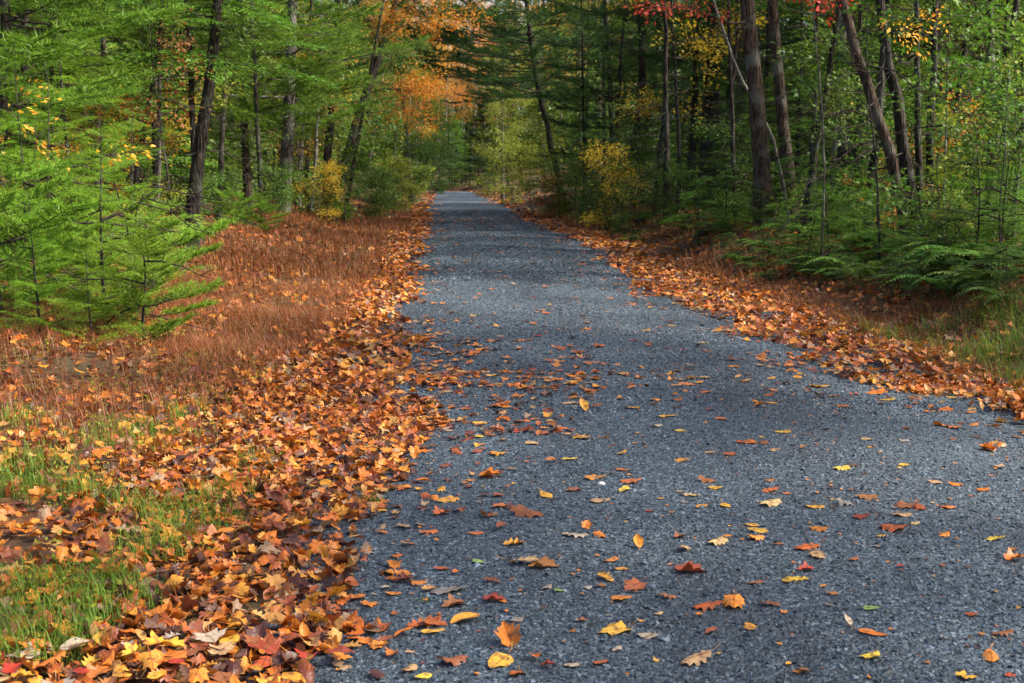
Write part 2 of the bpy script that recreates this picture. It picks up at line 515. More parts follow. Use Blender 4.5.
TPL = {}
for nm, half in (('maple', MAPLE), ('oak', OAK), ('oval', OVAL)):
    TPL[nm, 'flat'] = [leaf_template(half, rng.uniform(-.25, .25), rng.uniform(-.12, .10), rng.uniform(-.2, .2), rng.uniform(.08, .16)) for _ in range(5)]
    TPL[nm, 'curled'] = [leaf_template(half, rng.uniform(.5, 1.1), rng.uniform(.0, .2), rng.uniform(.0, .35), rng.uniform(.08, .2)) for _ in range(5)]
    TPL[nm, 'cupped'] = [leaf_template(half, -rng.uniform(.5, .9), -rng.uniform(.05, .2), -rng.uniform(.2, .45), rng.uniform(.06, .16)) for _ in range(5)]
LOBED_V = np.array([[0, -.45, 0], [-.52, -.12, .10], [-.2, .08, .02], [0, .55, .10], [.2, .08, .02], [.52, -.12, .14]])
LOBED_F = np.array([[0, 3, 2, 1], [0, 5, 4, 3]])
QUAD_V = np.array([[0, -.5, 0], [-.36, 0, .10], [0, .5, .04], [.36, 0, .12]])
QUAD_F = np.array([[0, 3, 2, 1]])


def lump_noise(x, y):
    return np.sin(1.9 * x + .7 * y + .5) * np.sin(.8 * x - 1.3 * y + 2) + .6 * np.sin(3.7 * x + 2.1 * y) * np.sin(2.9 * y - 1.1 * x)


def left_edge(y):    # where the drift gives way to bare gravel
    return -.36 + .14 * sm(5.2, 3.9, y) + .08 * np.sin(y * 1.1 + .5) + .05 * np.sin(y * 2.7) + .30 * np.exp(-((y - 9.0) / 1.6) ** 2) - .10 * np.exp(-((y - 6.4) / .8) ** 2) + .08 * np.exp(-((y - 12) / 1.5) ** 2)


def right_edge(y):
    return 3.1 + .10 * np.sin(y * .9 + 1) + .08 * np.sin(y * 2.3) - .40 * np.exp(-((y - 17) / 4.5) ** 2) + .42 * sm(11, 8, y)


def litter_density(x, y):
    """fallen leaves per square metre, 0..1 of the fullest drift"""
    c = centre(y) - 1.45
    x = x - c
    rag = lump_noise(x * 2.6 + 1, y * 1.5) * .13
    le, re = left_edge(y) + rag * (1 + .8 * np.exp(-((y - 9.5) / 3.0) ** 2)), right_edge(y) + rag * 1.3
    ln = .5 + .5 * lump_noise(x * 1.6, y * 1.6)
    drift = sm(.06, -.10, x - le) * sm(-2.5 + .8 * sm(10, 16, y), -1.0 + .15 * sm(10, 16, y), x)
    verge_l = (.28 - .10 * sm(7, 9, y)) * sm(.05, -.3, x - le) * (.4 + ln)
    spill = (.36 + .95 * np.exp(-((y - 10.2) / 3.0) ** 2)) * np.exp(-np.maximum(0, x - le) / (.16 + .30 * np.exp(-((y - 10.5) / 3.0) ** 2))) * (np.maximum(ln, 0) ** 1.5)
    dr = sm(-.08, .12, x - re) * sm(4.7, 3.95, x)
    verge_r = .22 * sm(0, .3, x - re) * (.4 + ln)
    spill_r = .26 * np.exp(-np.maximum(0, re - x) / .25) * (ln ** 2)
    d = np.maximum.reduce([drift * (.75 + .3 * ln), verge_l, spill * (x > le), dr * (.7 + .3 * ln), verge_r, spill_r * (x < re)])
    d = d + .015 * (y > 8.5) * (x > le) * (x < re)
    return np.clip(d, 0, 1)


def sample(n, y0, y1, dens, x0=-4.2, x1=7.5):
    """points in view, evenly over the ground between two depths, thinned by a density"""
    y = np.sqrt(rng.random(n) * (y1**2 - y0**2) + y0**2)
    px = rng.uniform(-70, 1090, n)
    x = y * ((px - CX) / F + math.tan(YAW))
    k = (x > x0 + centre(y) - 1.45) & (x < x1 + centre(y) - 1.45) & (rng.random(n) < dens(x, y))
    return x[k], y[k]


def lay(b, V, Fc, x, y, size, tilt, pile, mi=0):
    n = len(x)
    xx = x - (centre(y) - 1.45)
    bare = (xx > left_edge(y) + .03) & (xx < right_edge(y) - .03)      # single leaves on the gravel lie flatter
    k = np.where(bare, .28, 1.0)
    A = euler(rng.normal(0, tilt, n) * k, rng.normal(0, tilt, n) * k, rng.uniform(0, 6.28, n)) * size[:, None, None]
    T = np.stack([x, y, gz(x, y) + .012 + pile * rng.random(n) * np.where(bare, .25, 1) + size * .10 * k], 1)
    b.add(*inst(V, Fc, A, T), mi)


def lay_mixed(b, x, y, smin, smax, tilt, pile, full=True):
    n = len(x)
    kind = rng.random(n)
    size = rng.uniform(smin, smax, n)
    keys = [('maple', 'flat'), ('maple', 'curled'), ('maple', 'cupped'), ('oak', 'flat'), ('oak', 'curled'), ('oval', 'flat'), ('oval', 'curled')]
    w = np.cumsum([.15, .22, .15, .10, .14, .09, .15])
    for k, key in enumerate(keys):
        q = (kind < w[k]) & (kind >= (w[k - 1] if k else 0))
        for j, (V, Fc) in enumerate(TPL[key]):
            qq = q & (np.arange(n) % 5 == j)
            if qq.any():
                lay(b, V, Fc, x[qq], y[qq], size[qq], tilt, pile[qq] if np.ndim(pile) else pile)


b = MB()
# area in view between two depths is about 0.42 * (y1^2 - y0^2)
x, y = sample(27000, 3.5, 10.5, litter_density); lay_mixed(b, x, y, .040, .088, .46, .034)
NEAR = (x, y)
x, y = sample(52000, 10.5, 24, litter_density, x1=6.5)
lay(b, LOBED_V, LOBED_F, x, y, rng.uniform(.06, .115, len(x)), .42, .04)
x, y = sample(150000, 24, 60, litter_density, x1=6.5)
lay(b, QUAD_V, QUAD_F, x, y, rng.uniform(.09, .17, len(x)), .35, .03)
x, y = sample(60000, 60, 165, litter_density, x1=6.5)
lay(b, QUAD_V, QUAD_F, x, y, rng.uniform(.18, .34, len(x)), .25, .03)
tag(b.build('leaf_litter', M['litter']), kind='stuff')

b = MB()
x, y = sample(5200, 3.5, 16, lambda x, y: (x > left_edge(y) - .1) * (x < right_edge(y) + .1) * (.25 + .75 * (.5 + .5 * lump_noise(x * 1.3 + 1, y * .8))), x1=4)
h = len(x) // 2
lay(b, QUAD_V, QUAD_F, x[:h], y[:h], rng.uniform(.010, .028, h), .5, .004)
lay(b, LOBED_V, LOBED_F, x[h:], y[h:], rng.uniform(.014, .034, len(x) - h), .5, .004)
tag(b.build('leaf_crumbs', M['litter']), kind='stuff')

# the wood's own floor, rust brown and sparser
b = MB()
def wood_density(x, y):
    return (((x < -2.2) | (x > 4.6)) * (.35 + .5 * (.5 + .5 * lump_noise(x * .7, y * .7)))).clip(0, 1)
x, y = sample(26000, 9, 30, wood_density, -14, 16)
lay(b, LOBED_V, LOBED_F, x, y, rng.uniform(.06, .11, len(x)), .45, .03)
x, y = sample(26000, 30, 75, wood_density, -26, 30)
lay(b, QUAD_V, QUAD_F, x, y, rng.uniform(.11, .2, len(x)), .4, .04)
tag(b.build('woodland_leaf_litter', M['litter_rust']), kind='stuff')
# ------------------------------------------------------------------ the leaves one can count
# pixel, width in pixels, colour, shape, form: each is set down on the road as a real leaf of that size
O, BO, G, Y_, T_, B, RB, RD, C, GY, GN, DB = ('orange', 'bright orange', 'gold', 'yellow', 'tan', 'brown', 'red-brown', 'red', 'cream', 'grey', 'green', 'dark brown')
m_, o_, v_ = 'maple', 'oak', 'oval'
f_, c_, u_ = 'flat', 'curled', 'cupped'
LEAVES = [
 (508,645,36,BO,m_,'up'), (501,666,42,G,v_,f_), (455,665,36,B,m_,u_), (409,673,28,T_,v_,u_), (424,681,22,Y_,v_,f_), (464,625,36,G,v_,c_),
 (451,594,40,GY,o_,f_), (421,629,30,O,o_,c_), (432,635,28,G,v_,f_), (394,597,20,O,v_,f_), (386,592,14,C,v_,c_), (442,572,18,O,v_,f_), (522,566,34,T_,o_,c_),
 (545,569,34,B,m_,c_), (478,565,18,GN,v_,f_), (530,517,45,B,m_,u_), (499,509,22,O,m_,f_), (514,547,25,G,o_,c_), (546,499,18,G,v_,u_), (469,484,12,O,v_,c_),
 (492,479,26,O,m_,c_), (517,624,18,GY,v_,f_), (546,591,18,GY,v_,u_), (559,594,12,GN,v_,f_), (492,585,20,B,o_,c_), (453,609,30,B,m_,c_), (496,604,30,RB,m_,c_),
 (428,535,22,O,o_,f_), (476,536,18,O,v_,f_), (410,656,11,T_,v_,f_), (549,671,18,RB,m_,c_), (384,645,22,B,o_,c_), (446,503,26,G,m_,f_), (440,517,22,O,m_,c_),
 (569,461,18,Y_,v_,f_), (622,456,12,G,v_,u_), (683,463,18,G,o_,f_), (729,457,18,RB,m_,f_), (711,455,14,T_,v_,f_), (748,444,26,O,m_,f_), (764,445,18,B,o_,f_),
 (775,452,16,T_,o_,f_), (596,480,28,G,o_,f_), (622,472,14,O,v_,f_), (629,484,24,O,m_,f_), (624,493,18,Y_,v_,f_), (572,493,20,B,m_,f_), (708,484,20,B,m_,u_),
 (716,491,18,G,v_,u_), (770,493,22,O,o_,f_), (770,483,12,B,v_,u_), (787,496,10,O,v_,f_), (692,498,20,T_,o_,f_), (684,505,10,GY,v_,f_), (702,509,16,G,v_,f_),
 (725,508,18,G,v_,f_), (768,507,28,T_,m_,u_), (660,501,8,G,v_,f_), (649,514,10,RD,v_,f_), (601,503,26,T_,v_,f_), (587,530,14,O,m_,'up'), (601,539,18,O,m_,u_),
 (574,538,30,C,o_,f_), (638,549,19,BO,v_,'up'), (679,540,16,B,m_,c_), (684,553,24,T_,o_,u_), (716,546,24,T_,m_,u_), (726,541,12,BO,v_,c_), (752,528,16,G,v_,f_),
 (757,534,22,Y_,v_,f_), (757,541,22,O,m_,u_), (778,547,14,B,v_,f_), (692,574,38,RB,m_,c_), (612,564,17,O,v_,f_), (622,572,15,G,v_,f_), (606,582,24,G,o_,c_),
 (601,590,14,B,v_,f_), (633,591,30,RB,m_,f_), (619,602,26,BO,m_,f_), (587,591,14,GY,v_,u_), (667,601,20,B,o_,u_), (708,611,34,O,o_,u_), (734,609,36,BO,m_,u_),
 (770,608,24,B,o_,c_), (756,586,20,B,o_,f_), (789,583,24,Y_,o_,f_), (658,617,12,T_,v_,u_), (699,618,11,O,v_,f_), (613,635,38,G,m_,f_), (649,640,25,C,v_,u_),
 (617,654,15,C,v_,f_), (711,636,17,RB,v_,c_), (750,631,24,G,o_,f_), (697,665,40,T_,o_,u_), (599,667,18,O,m_,f_), (571,670,18,C,v_,f_), (797,676,11,O,v_,f_),
 (840,471,19,Y_,m_,u_), (853,468,13,DB,m_,f_), (815,510,24,G,v_,f_), (865,500,25,B,m_,u_), (846,507,20,GY,m_,u_), (862,519,28,RB,o_,f_), (934,485,16,T_,v_,u_),
 (955,487,17,O,v_,u_), (983,492,20,O,v_,f_), (905,509,28,B,m_,f_), (920,510,24,RB,o_,f_), (901,518,22,T_,v_,f_), (947,510,18,O,v_,u_), (915,526,13,T_,v_,f_),
 (818,532,22,O,m_,u_), (892,532,34,O,m_,u_), (881,539,12,Y_,v_,u_), (944,538,18,O,v_,u_), (996,542,22,Y_,o_,f_), (1016,563,24,O,m_,c_), (808,550,34,O,o_,f_),
 (817,558,32,T_,o_,f_), (877,549,12,GY,v_,f_), (854,563,12,O,v_,f_), (901,570,12,RD,v_,c_), (805,573,20,RD,m_,c_), (798,582,26,Y_,o_,f_), (823,590,9,G,v_,c_),
 (831,597,15,B,v_,u_), (871,612,20,GN,v_,f_), (848,628,14,C,v_,'up'), (871,637,30,O,v_,f_), (972,619,16,O,v_,u_), (1003,639,24,B,o_,u_), (991,661,32,O,v_,u_),
 (869,661,26,Y_,m_,f_), (804,676,22,B,o_,u_), (967,681,24,G,m_,f_), (1009,680,14,RD,m_,f_),
 (817,388,26,G,m_,f_), (844,378,14,O,v_,f_), (797,379,16,G,v_,f_), (790,355,12,O,v_,f_), (875,395,26,O,m_,f_), (888,402,18,Y_,v_,f_), (834,398,14,G,v_,f_),
 (855,396,12,RB,m_,f_), (911,399,10,O,v_,f_), (944,412,18,O,m_,f_), (969,415,14,O,v_,f_), (932,394,20,O,m_,f_), (952,399,14,Y_,v_,f_), (950,429,26,O,o_,f_),
 (906,430,14,B,v_,u_), (867,441,14,T_,v_,f_), (872,448,9,B,v_,f_), (904,443,12,GY,v_,u_), (953,441,10,B,v_,f_), (975,439,14,DB,o_,f_), (787,434,14,G,v_,f_),
 (803,450,9,B,v_,c_), (795,425,10,RB,v_,f_), (904,467,14,Y_,v_,f_),
 (584,412,17,G,v_,'up'), (570,405,18,T_,v_,f_), (569,385,18,Y_,v_,f_), (571,378,11,O,v_,u_), (585,391,15,B,o_,f_), (633,410,17,G,v_,f_), (655,402,12,O,v_,u_),
 (668,418,22,G,o_,f_), (657,428,15,C,v_,u_), (681,433,14,Y_,v_,f_), (687,386,20,O,o_,f_), (704,379,18,T_,m_,f_), (706,394,14,O,v_,f_), (710,412,13,DB,v_,c_),
 (722,421,18,O,o_,f_), (771,405,16,G,v_,f_), (744,383,14,G,v_,f_), (734,368,14,O,v_,f_), (760,359,18,O,o_,f_), (622,376,15,G,m_,f_), (634,342,12,RD,v_,f_),
 (599,348,14,O,v_,f_), (594,364,14,O,v_,f_), (617,366,10,O,v_,f_), (622,401,12,B,m_,f_), (703,344,11,Y_,v_,f_), (670,327,11,G,v_,f_), (582,440,30,G,o_,f_),
 (566,436,11,T_,v_,u_), (710,354,8,DB,v_,c_), (683,351,9,RD,v_,f_), (782,434,16,Y_,v_,f_),
 (458,371,11,O,v_,c_), (455,385,14,RB,m_,f_), (525,423,11,O,v_,u_), (500,407,22,O,m_,f_), (494,377,24,G,o_,f_), (532,371,9,RD,v_,u_), (518,342,24,O,o_,f_),
 (492,342,16,BO,v_,f_), (537,337,12,RD,v_,f_), (424,341,12,O,m_,f_), (436,364,16,O,m_,f_), (479,439,15,Y_,v_,f_), (489,433,17,DB,m_,c_), (517,434,11,RD,v_,f_),
 (533,446,20,T_,o_,f_), (481,425,18,G,v_,f_), (555,428,13,GY,v_,f_), (538,313,9,G,v_,f_),
]
FORMWORD = {'flat': 'flat', 'curled': 'curled', 'cupped': 'arched', 'up': 'upright'}
SHAPEWORD = {'maple': 'lobed maple leaf', 'oak': 'narrow oak leaf', 'oval': 'oval leaf'}
INFO = []          # (px, py, depth, text without place, root)
mesh_cache = {}


def leaf_mesh(shape, form, colour, j):
    key = shape, form, j
    if key not in mesh_cache:
        V, Fc = TPL[shape, form][j]
        mesh_cache[key] = (MB().add(V, Fc).mesh('leaf_blade', [M['leaf orange']], True), V)
    return mesh_cache[key]


def put_leaf(p, size, colour, shape, form, lift=0.0, group='fallen leaves on the gravel road'):
    up = form == 'up'
    me, V = leaf_mesh(shape, 'curled' if up else form, colour, int(rng.integers(5)))
    o = bpy.data.objects.new('fallen_leaf', me); COL.objects.link(o)
    set_mat(o, M['leaf ' + colour])
    tx, ty = (rng.uniform(.35, .6), rng.normal(0, .2)) if up else (rng.normal(0, .06), rng.normal(0, .06))
    A = euler(np.array([tx]), np.array([ty]), np.array([rng.uniform(-.5, .5) if up else (rng.choice([-1, 1]) * 1.57 + rng.normal(0, .7) if lift == 0 else rng.uniform(0, 6.28))]))[0]
    low = np.percentile((V @ A.T)[:, 2], 12) * size
    o.matrix_world = Matrix(np.vstack([np.hstack([A * size, np.array([[p[0]], [p[1]], [gz(p[0], p[1]) + .013 + lift - low]])]), [0, 0, 0, 1]]))
    o['category'] = 'leaf'; o['group'] = group
    return o


for (px, py, w, colour, shape, form) in LEAVES:
    p = at(px, py)
    size = w * p[1] / F * (.88 if shape == 'maple' else 1.02)
    size = min(size, .145)
    o = put_leaf(p, size, colour, shape, form)
    INFO.append((px, py, p[1], size, colour, shape, form, o, 'road'))
# the largest of the drift beside the road, one by one
DC = [O, O, BO, G, G, B, B, RB, T_, DB, Y_, RD, GY, O, RB, C]
x, y = sample(1500, 3.62, 5.6, lambda x, y: litter_density(x, y) * (x < left_edge(y) + .1))
order = np.argsort(y)
taken = []
for i in order:
    if len(taken) >= 300 - len(LEAVES): break
    if any((x[i] - a) ** 2 + (y[i] - b_) ** 2 < .055 ** 2 for a, b_ in taken): continue
    taken.append((x[i], y[i]))
    colour = DC[int(rng.integers(len(DC)))]; shape = [m_, m_, o_, v_][int(rng.integers(4))]; form = [f_, f_, c_, c_, u_][int(rng.integers(5))]
    size = float(rng.uniform(.07, .12))
    o = put_leaf((x[i], y[i]), size, colour, shape, form, lift=.028 + .02 * rng.random(), group='large fallen leaves in the roadside drift')
    q = project((x[i], y[i], gz(x[i], y[i])))
    INFO.append((q[0], q[1], y[i], size, colour, shape, form, o, 'drift'))

LANDMARK = [  # distinctive leaves and stones the others are told apart by
 (508,645,'upright bright orange maple leaf'), (649,640,'arched cream leaf'), (848,628,'upright cream leaf'), (871,612,'pale green leaf'), (840,471,'yellow star shaped leaf'),
 (638,549,'upright bright orange oval leaf'), (734,609,'large bright orange pair'), (991,661,'arched orange leaf at the bottom'), (697,665,'long tan oak leaf'), (451,594,'long grey oak leaf'),
 (530,517,'big brown maple leaf'), (692,574,'curled red-brown maple leaf'), (584,412,'upright gold leaf'), (1016,563,'curled orange maple leaf'), (798,582,'long yellow oak leaf'),
 (478,565,'green leaf by the drift'), (805,573,'curled dark red leaf'), (710,412,'curled dark leaf'), (748,444,'orange maple leaf mid road'), (582,440,'long gold oak leaf'),
 (489,433,'dark curled maple leaf'), (950,429,'orange oak leaf near the bank'), (817,388,'gold maple leaf near the bank'), (892,532,'broad arched orange leaf'), (494,377,'long gold leaf'),
 (613,635,'gold maple leaf'), (574,538,'pale cream oak leaf'), (601,503,'long tan leaf'), (869,661,'yellow maple leaf'), (501,666,'broad gold leaf'), (634,342,'small red leaf far off'),
 (518,342,'far orange oak leaf'), (657,428,'rolled cream leaf'), (768,507,'arched tan maple leaf')]


def label_leaf(px, py, d, size, colour, shape, form, where):
    sz = 'small ' if size < .062 else ('large ' if size > .105 else '')
    base = f"{sz}{FORMWORD[form]} {colour} {SHAPEWORD[shape]}"
    s = d / F
    near = sorted(LANDMARK, key=lambda l: (l[0] - px) ** 2 + (2.5 * (l[1] - py)) ** 2)
    place = 'on the leaf drift' if where == 'drift' else 'on the gravel'
    for l in near[:1]:
        if abs(l[0] - px) < 2 and abs(l[1] - py) < 3:
            yield f"{base} lying alone on the gravel {'nearest the viewer' if py > 600 else 'in the nearer part of the road' if py > 450 else 'farther up the road'}"
    def rel(l):
        dy = py - l[1]; dx = px - l[0]
        side = 'right of' if dx > 0 else 'left of'
        return (('before' if dy > 0 else 'behind') if abs(dy) * 3 > abs(dx) else side)
    near = [l for l in near if abs(l[0] - px) + abs(l[1] - py) > 4]
    if where == 'drift':
        wx = (px - CX) / F * d + d * math.tan(YAW)
        e = float(left_edge(d)) - wx
        spot = 'at the gravel edge of the drift' if e < .15 else 'in the middle of the drift' if e < .5 else 'on the grassy side of the drift'
        yield f"{base} {spot}"
        yield f"{base} {spot}, {'nearest the viewer' if d < 4.2 else 'farther back'}"
        short = spot.replace(' of the drift', '')
        for l in near[:5]:
            yield f"{base} in the drift {rel(l)} the {l[2]}"
        for l in near[:5]:
            yield f"{base} {short} {rel(l)} the {l[2]}"
    for l in near[:3]:
        yield f"{base} {rel(l)} the {l[2]}"
    for l in near[:3]:
        yield f"{base} {place} {rel(l)} the {l[2]}"
    for a in range(4):
        for c in range(a + 1, 5):
            yield f"{base} between the {near[a][2]} and the {near[c][2]}"


for rec in INFO:
    px, py, d, size, colour, shape, form, o, where = rec
    for lab in label_leaf(px, py, d, size, colour, shape, form, where):
        if lab not in USED and len(lab.split()) <= 16:
            break
    tag(o, lab)

# ------------------------------------------------------------------ plant templates


def bough_pine(L=2.4, twigs=18, tufts=8, per=14, nl=.12, nw=.012, droop=.10, rise=.22):
    """one pine bough along +x: wood and needles"""
    wood, need = MB(), MB()
    t = np.linspace(0, 1, 9)
    ax = np.stack([L * t, .05 * L * np.sin(3 * t + rng.uniform(0, 6)), L * (-droop * t + rise * t * t)], 1)
    wood.add(*tube(ax, .016 * (L / 2.4) * (1.15 - t), 4))
    pts, dirs = [], []
    for k in range(twigs):
        tt = .22 + .76 * (k + rng.random() * .6) / twigs
        p0 = np.array([np.interp(tt, t, ax[:, i]) for i in range(3)])
        sgn = 1 if k % 2 else -1
        l = L * .40 * (1.05 - .65 * tt) * rng.uniform(.7, 1.15)
        a = rng.uniform(.65, 1.05) * sgn
        d = unit(np.array([math.cos(a), math.sin(a), rng.uniform(-.05, .3)]))
        tw = p0 + np.linspace(0, 1, 4)[:, None] * l * d + np.array([0, 0, .10 * l]) * (np.linspace(0, 1, 4) ** 2)[:, None]
        wood.add(*tube(tw, [.007, .006, .005, .003], 3))
        for s in np.linspace(.3, 1, tufts):
            pts.append(p0 + d * l * s + np.array([0, 0, .10 * l * s * s])); dirs.append(d)
    for s in np.linspace(.5, 1, tufts * 2):
        pts.append(np.array([np.interp(s, t, ax[:, i]) for i in range(3)])); dirs.append(np.array([1, 0, .3]))
    pts = np.repeat(np.array(pts), per, 0); dirs = np.repeat(unit(np.array(dirs)), per, 0)
    n = len(pts)
    rnd = unit(rng.normal(size=(n, 3)))
    nd = unit(dirs * .75 + rnd * .85 + np.array([0, 0, .18]))
    pts = pts + dirs * rng.uniform(-.05, .05, (n, 1)) * L
    ln = nl * rng.uniform(.7, 1.2, (n, 1)); pr = unit(np.cross(nd, unit(rng.normal(size=(n, 3))))) * nw / 2
    V = np.stack([pts - pr, pts + pr, pts + nd * ln], 1).reshape(-1, 3)
    need.add(V, np.arange(n * 3).reshape(-1, 3))
    return wood, need


def bough_hemlock(L=1.5, twigs=26, sub=9, nl=.11, nw=.026, droop=.22, jit=.18):
    """one flat hemlock spray along +x, its tip drooping"""
    wood, need = MB(), MB()
    t = np.linspace(0, 1, 8)
    ax = np.stack([L * t, .04 * L * np.sin(4 * t + rng.uniform(0, 6)), L * (.08 * t - droop * t * t)], 1)
    wood.add(*tube(ax, .011 * (L / 1.5) * (1.1 - t), 4))
    P, D = [], []
    for k in range(twigs):
        tt = .12 + .86 * (k + rng.random() * .5) / twigs
        p0 = np.array([np.interp(tt, t, ax[:, i]) for i in range(3)])
        sgn = 1 if k % 2 else -1
        l = L * .42 * (1.02 - .8 * tt) * min(1, 3.2 * tt) * rng.uniform(.75, 1.2) + .05
        a = rng.uniform(.7, 1.0) * sgn
        d = unit(np.array([math.cos(a), math.sin(a), -.25 * tt + rng.normal(0, .06)]))
        for i in range(sub):
            s = (i + .6) / sub
            q = p0 + d * l * s + np.array([0, 0, -.14 * l * s * s])
            a2 = a + (1 if i % 2 else -1) * rng.uniform(.45, .85)
            P.append(q); D.append([math.cos(a2), math.sin(a2), -.15 * s + rng.normal(0, jit)])
        P.append(p0 + d * l * .9); D.append(d - np.array([0, 0, .2]))
    P = np.array(P); D = unit(np.array(D)); n = len(P)
    side = unit(np.cross(D, np.array([0, 0, 1.0]) + rng.normal(0, .25, (n, 3)))) * nw / 2
    ln = nl * (L / 1.5) ** .3 * rng.uniform(.7, 1.2, (n, 1))
    V = np.stack([P, P + D * ln * .4 + side, P + D * ln, P + D * ln * .4 - side], 1).reshape(-1, 3)
    need.add(V, np.arange(n * 4).reshape(-1, 4))
    return wood, need


KITE = (np.array([[0, 0, 0], [.5, -.42, .06], [.42, -.14, 0], [1, 0, -.05], [.42, .14, 0], [.5, .42, .06]]), np.array([[0, 1, 2, 3], [0, 3, 4, 5]]))
OVL = (np.array([[0, 0, 0], [.45, -.30, .07], [1, 0, -.04], [.45, .30, .07]]), np.array([[0, 1, 2, 3]]))


def spray_leaf(n=16, L=.75, size=.10, flat=.55, lobed=True):
    """a leafy twig along +x"""
    wood, lv = MB(), MB()
    t = np.linspace(0, 1, 5)
    ax = np.stack([L * t, .08 * L * np.sin(3 * t + rng.uniform(0, 6)), -.12 * L * t * t], 1)
    wood.add(*tube(ax, .005 * (1.2 - t), 3))
    s = rng.uniform(.15, 1.05, n)
    P = np.stack([np.interp(s, t, ax[:, i]) for i in range(3)], 1)
    off = rng.normal(0, 1, (n, 3)) * np.array([.10, .26, .12]) * L * .8
    P2 = P + off
    D = unit(off + np.array([.25, 0, -.12]) * L)
    up = np.array([0, 0, 1.0]) + rng.normal(0, flat, (n, 3))
    Mx = np.stack([frames(D[i:i + 1], up[i])[0] for i in range(n)]) * (size * rng.uniform(.65, 1.2, n))[:, None, None]
    V, Fc = inst(*(KITE if lobed else OVL), Mx, P2)
    lv.add(V, Fc)
    return wood, lv


def pack(mb):
    V = np.concatenate(mb.v)
    return V, [f for f in mb.f]


class Kit:
    """a few boughs of one kind; put() sets copies of them into a tree's wood and leaf meshes"""
    def __init__(s, make, n):
        s.t = [make() for _ in range(n)]

    def put(s, wood, leaf, P, D, size, roll=.15, up=(0, 0, 1)):
        P = np.asarray(P, float); D = np.asarray(D, float); size = np.broadcast_to(np.asarray(size, float), (len(P),))
        A = frames(D, up, rng.normal(0, roll, len(P))) * size[:, None, None]
        k = rng.integers(len(s.t), size=len(P))
        for j, (w, l) in enumerate(s.t):
            q = k == j
            if not q.any(): continue
            for src, dst in ((w, wood), (l, leaf)):
                base = 0
                for V, Fc in zip(src.v, src.f):
                    dst.add(*inst(V, Fc - base, A[q], P[q])); base += len(V)


PINE = Kit(lambda: bough_pine(), 5)
PINE_FAR = Kit(lambda: bough_pine(twigs=13, tufts=6, per=9, nl=.20, nw=.035), 3)
HEM = Kit(lambda: bough_hemlock(), 4)
HEM_FINE = Kit(lambda: bough_pine(L=1.5, twigs=24, tufts=9, per=12, nl=.085, nw=.0095, droop=.05, rise=.16), 5)
HEM_SOFT = Kit(lambda: bough_hemlock(twigs=36, sub=16, nl=.08, nw=.012, jit=.5, droop=.10), 4)
SPRAY = Kit(lambda: spray_leaf(n=26, L=.85, size=.105), 5)
SPRAY_DENSE = Kit(lambda: spray_leaf(n=30, L=1.0, size=.12, flat=.7), 4)
SPRAY_SMALL = Kit(lambda: spray_leaf(n=14, L=.45, size=.065, lobed=False), 4)


def dead_twigs(wood, trunk, n, lo, hi, lmin=.4, lmax=1.5):
    """bare lower twigs left on a trunk"""
    z = trunk[:, 2] - trunk[0, 2]
    for _ in range(n):
        h = rng.uniform(lo, hi)
        p = np.array([np.interp(h, z, trunk[:, k]) for k in range(3)])
        a = rng.uniform(0, 6.28); l = rng.uniform(lmin, lmax)
        d = np.array([math.cos(a), math.sin(a), rng.uniform(-.35, .35)])
        P = p + np.linspace(0, 1, 5)[:, None] * l * d + np.array([0, 0, rng.uniform(-.35, .1) * l]) * (np.linspace(0, 1, 5) ** 2)[:, None]
        P[1:] += rng.normal(0, .03 * l, (4, 3))
        wood.add(*tube(P, [.013, .010, .008, .006, .003], 4))
        for _ in range(3):
            k = rng.integers(1, 4); q = P[k]
            e = unit(d + rng.normal(0, .6, 3)) * l * rng.uniform(.2, .45)
            wood.add(*tube(np.stack([q, q + e * .5 + rng.normal(0, .02, 3), q + e]), [.006, .005, .003], 3))


def trunk_line(base, pts, height, n=22):
    """a trunk from its base through the points and on to its height"""
    P = [np.asarray(base, float)] + [np.asarray(p, float) for p in pts]
    d = unit(P[-1] - P[-2]); d = unit(d + np.array([0, 0, .6]))
    rest = height - (P[-1][2] - P[0][2])
    if rest > .5:
        P.append(P[-1] + d * rest / d[2] * .5 + rng.normal(0, .05, 3)); P.append(P[-1] + np.array([d[0] * .3, d[1] * .3, 1]) * rest * .5)
    L = curve(np.array(P), n)
    L[1:-1, :2] += rng.normal(0, .012 * (height / 10), (n - 2, 2))
    L[0, 2] -= .15
    return L


def trunk_mesh(L, r, flare=1.35, sides=12, top=.12):
    s = np.linspace(0, 1, len(L))
    rr = r * (1 - (1 - top) * s ** .9)
    z = L[:, 2] - L[0, 2] - .15
    rr = rr * (1 + (flare - 1) * np.exp(-np.maximum(z, 0) / .22))
    return tube(L, rr, sides, lump=.035), rr


